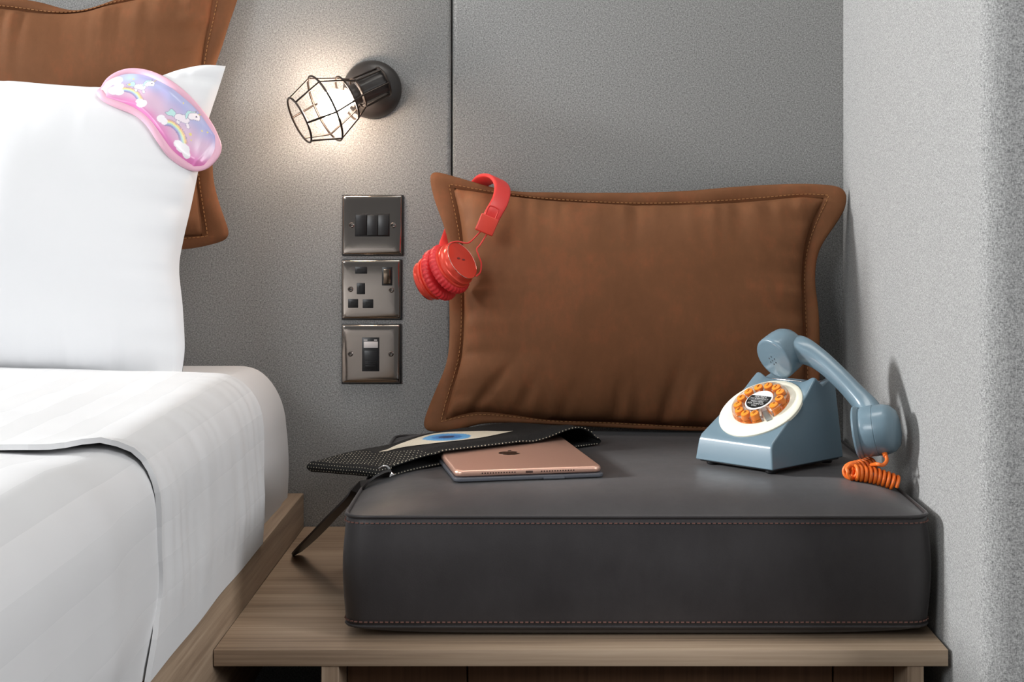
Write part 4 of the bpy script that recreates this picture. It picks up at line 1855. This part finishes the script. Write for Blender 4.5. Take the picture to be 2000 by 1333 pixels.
ring_o = []
gap = math.radians(-41)
gw = math.radians(9)
rp = [(0.0185, 0.0030), (0.0185, 0.0095), (0.0195, 0.0105), (0.0335, 0.0105), (0.0350, 0.0095), (0.0352, 0.0060), (0.0362, 0.0045), (0.0362, 0.0030)]
sec = []
for k in range(73):
    a = gap + gw + (2 * PI - 2 * gw) * k / 72
    sec.append([MDR @ V((r * math.cos(a), r * math.sin(a), h)) for r, h in rp])
cr = MB()
cr.rings(sec)
child('clear_ring', cr, M_CLEAR, dial, fix=True, label='clear plastic ring around the buttons')
digits = '0987654321#*'
for k in range(12):
    a = gap - (k + 1) * 2 * PI / 13
    c = V((0.0268 * math.cos(a), 0.0268 * math.sin(a), 0))
    Mb = MDR @ Matrix.Translation(c)
    bt_ = child('dial_button', MB().lathe([(0.0050, 0.0032), (0.0056, 0.0085), (0.0056, 0.0102), (0.0050, 0.0113), (0.0034, 0.0119), (0.0006, 0.0121)], Mb, 20), M_ORANGE, phone)
    t_ = text_mb(digits[k], 0.0066, 0.0002).xf(Mb @ Matrix.Translation(V((0, 0, 0.0122))))
    child('digit', t_, M_DIGIT, bt_)
fs = MB().box((-0.0035, -0.0035, 0.0028), (0.018, 0.0035, 0.0042), MDR @ Matrix.Rotation(gap, 4, 'Z') @ Matrix.Translation(V((0.021, 0, 0)))).bevel(0.0006, 2)
child('finger_stop', fs, M_GREYPL, dial)
card = child('number_card', MB().lathe([(0.0178, 0.0028), (0.0178, 0.0098), (0.0168, 0.0104), (0.001, 0.0104)], MDR, 48), M_CARD, phone, label='white card with a black lower part and white lettering')
blk = []
yc = 0.0068
a0 = math.asin(yc / 0.0160)
bp = [MDR @ V((0.0160 * math.cos(a), 0.0160 * math.sin(a), 0.0105)) for a in [PI - a0 + (PI + 2 * a0) * k / 40 for k in range(41)]]
kb = MB()
kb.rings([bp, [p + (MDR.to_3x3() @ V((0, 0, 0.00025))) for p in bp]])
child('black_field', kb, M_CARDBLK, card, fix=True)
for txt, y, s_ in (('FOR FIRE &', 0.0046, 0.0036), ('NO EMERGENCY', 0.0012, 0.0035), ('PRESS HERE', -0.0042, 0.0036), ('FOR WAKE UP', -0.0078, 0.0036), ('CALL', -0.0112, 0.0036)):
    child('lettering', text_mb(txt, s_, 0.0001).xf(MDR @ Matrix.Translation(V((0, y, 0.0108)))), M_PRINT, card)
child('printed_line', MB().box((-0.014, -0.00155, 0.0107), (0.014, -0.00125, 0.01085), MDR), M_PRINT, card)

# handset: two cups joined by a bowed handle
EAR = W(1511, 703, -0.345)
MOU = W(1672, 846, -0.437)
axh = (MOU - EAR).normalized()
nE = V((-0.71, -0.52, -0.47)).normalized()
nM = V((-0.94, 0.30, -0.17)).normalized()
hs = thing('telephone_handset', 'blue-grey telephone handset propped askew on the telephone with an orange coiled cord', 'handset', EAR)
MEa = frame(EAR, nE, axh)
MMo = frame(MOU, nM, axh)
# continuous handle from the back of the ear cup to the back of the mouth cup
h0 = EAR - nE * 0.024
h1 = MOU - nM * 0.022
hpts = [h0 + axh * 0.004, W(1568, 685, -0.350), W(1602, 704, -0.367), W(1638, 736, -0.388), W(1672, 772, -0.408), W(1697, 803, -0.424), h1 - axh * 0.004]
hp_s = catmull(hpts, 40)
hr = []
for i, p in enumerate(hp_s):
    t = (hp_s[min(i + 1, 39)] - hp_s[max(i - 1, 0)]).normalized()
    out = -(nE + nM).normalized()
    y_ = (out - t * out.dot(t)).normalized()
    x_ = t.cross(y_)
    f = i / 39
    a_ = 0.0135 + 0.006 * (abs(f - 0.5) * 2) ** 2.5
    b_ = 0.0105 + 0.010 * (abs(f - 0.5) * 2) ** 3
    hr.append([p + x_ * (a_ * math.copysign(abs(math.cos(q)) ** 0.75, math.cos(q))) + y_ * (b_ * math.copysign(abs(math.sin(q)) ** 0.75, math.sin(q))) for q in (2 * PI * k / 28 for k in range(28))])
hm = MB()
hm.rings(hr)
build('handle', hm, M_PHONE, hs, angle=60, fix=True)
ear_prof = [(0.001, 0.0022), (0.012, 0.0016), (0.0235, 0.0), (0.0262, -0.0004), (0.0275, -0.0020), (0.0278, -0.006), (0.0275, -0.020), (0.0262, -0.029), (0.0225, -0.0355), (0.0150, -0.0395), (0.001, -0.041)]
build('ear_cap', MB().lathe(ear_prof, MEa, 56), M_PHONE, hs, angle=50)
dots = MB()
for k in range(7):
    x, y = (0, 0) if k == 0 else (0.0052 * math.cos(k * PI / 3), 0.0052 * math.sin(k * PI / 3))
    dots.lathe([(0.0009, 0.0015), (0.0009, 0.0026)], MEa @ Matrix.Translation(V((x, y, -0.0003))), 10)
build('ear_holes', dots, mat('hole_dark', (0.05, 0.07, 0.09), 0.6), hs, stuff=True)
mou_prof = [(0.001, 0.0030), (0.016, 0.0025), (0.0275, 0.0010), (0.0300, 0.0), (0.0306, -0.0018), (0.0292, -0.0050), (0.0268, -0.0065), (0.0280, -0.0090), (0.0290, -0.013), (0.0292, -0.0225), (0.0288, -0.0228), (0.0288, -0.0236), (0.0292, -0.0240), (0.0288, -0.034), (0.0265, -0.042), (0.0200, -0.0485), (0.010, -0.051), (0.001, -0.0515)]
build('mouth_cap', MB().lathe(mou_prof, MMo, 56), M_PHONE, hs, angle=40)
# coiled cord: short lead, then a tight helix that folds back and runs to the wall side
lead0 = MOU - nM * 0.036 + V((0.006, -0.006, -0.026))


def sz(x, y):
    q = seat_z(x, y)
    return q if q is not None else ZS


core = [Wz(1703, 896, 0.586), Wz(1684, 902, 0.584), Wz(1666, 911, 0.580), Wz(1662, 920, 0.578), Wz(1682, 922, 0.577), Wz(1712, 922, 0.577), Wz(1738, 926, 0.575), Wz(1752, 928, 0.574)]
core2 = []
for p in core:
    q = sz(min(p.x, SX1 - 0.004), p.y)
    core2.append(V((p.x, p.y, max(q + 0.0098, 0.0))))
core2[0].z += 0.008
core2[1].z += 0.003
cp = catmull(core2, 900)
turns = 20
hel = []
up = V((0, 0, 1))
for i, p in enumerate(cp):
    t = (cp[min(i + 1, 899)] - cp[max(i - 1, 0)]).normalized()
    x = (up - t * up.dot(t)).normalized()
    y = t.cross(x)
    a = 2 * PI * turns * i / 899 + 2.0
    hel.append(p + x * (0.0076 * math.cos(a)) + y * (0.0076 * math.sin(a)))
lead = catmull([W(1722, 872, -0.452), W(1729, 886, -0.462), W(1732, 900, -0.468), W(1724, 909, -0.472), W(1712, 907, -0.470), hel[0]], 40)
cord = MB().tube(lead[:-1] + hel, 0.0022, 8)
build('coiled_cord', cord, M_CORD, hs, angle=80, label='orange coiled cord')
build('cord_sleeve', MB().tube([W(1719, 868, -0.449), W(1724, 880, -0.456), W(1730, 892, -0.465)], lambda t: 0.0034 - 0.0007 * t, 10), M_CORD, hs)
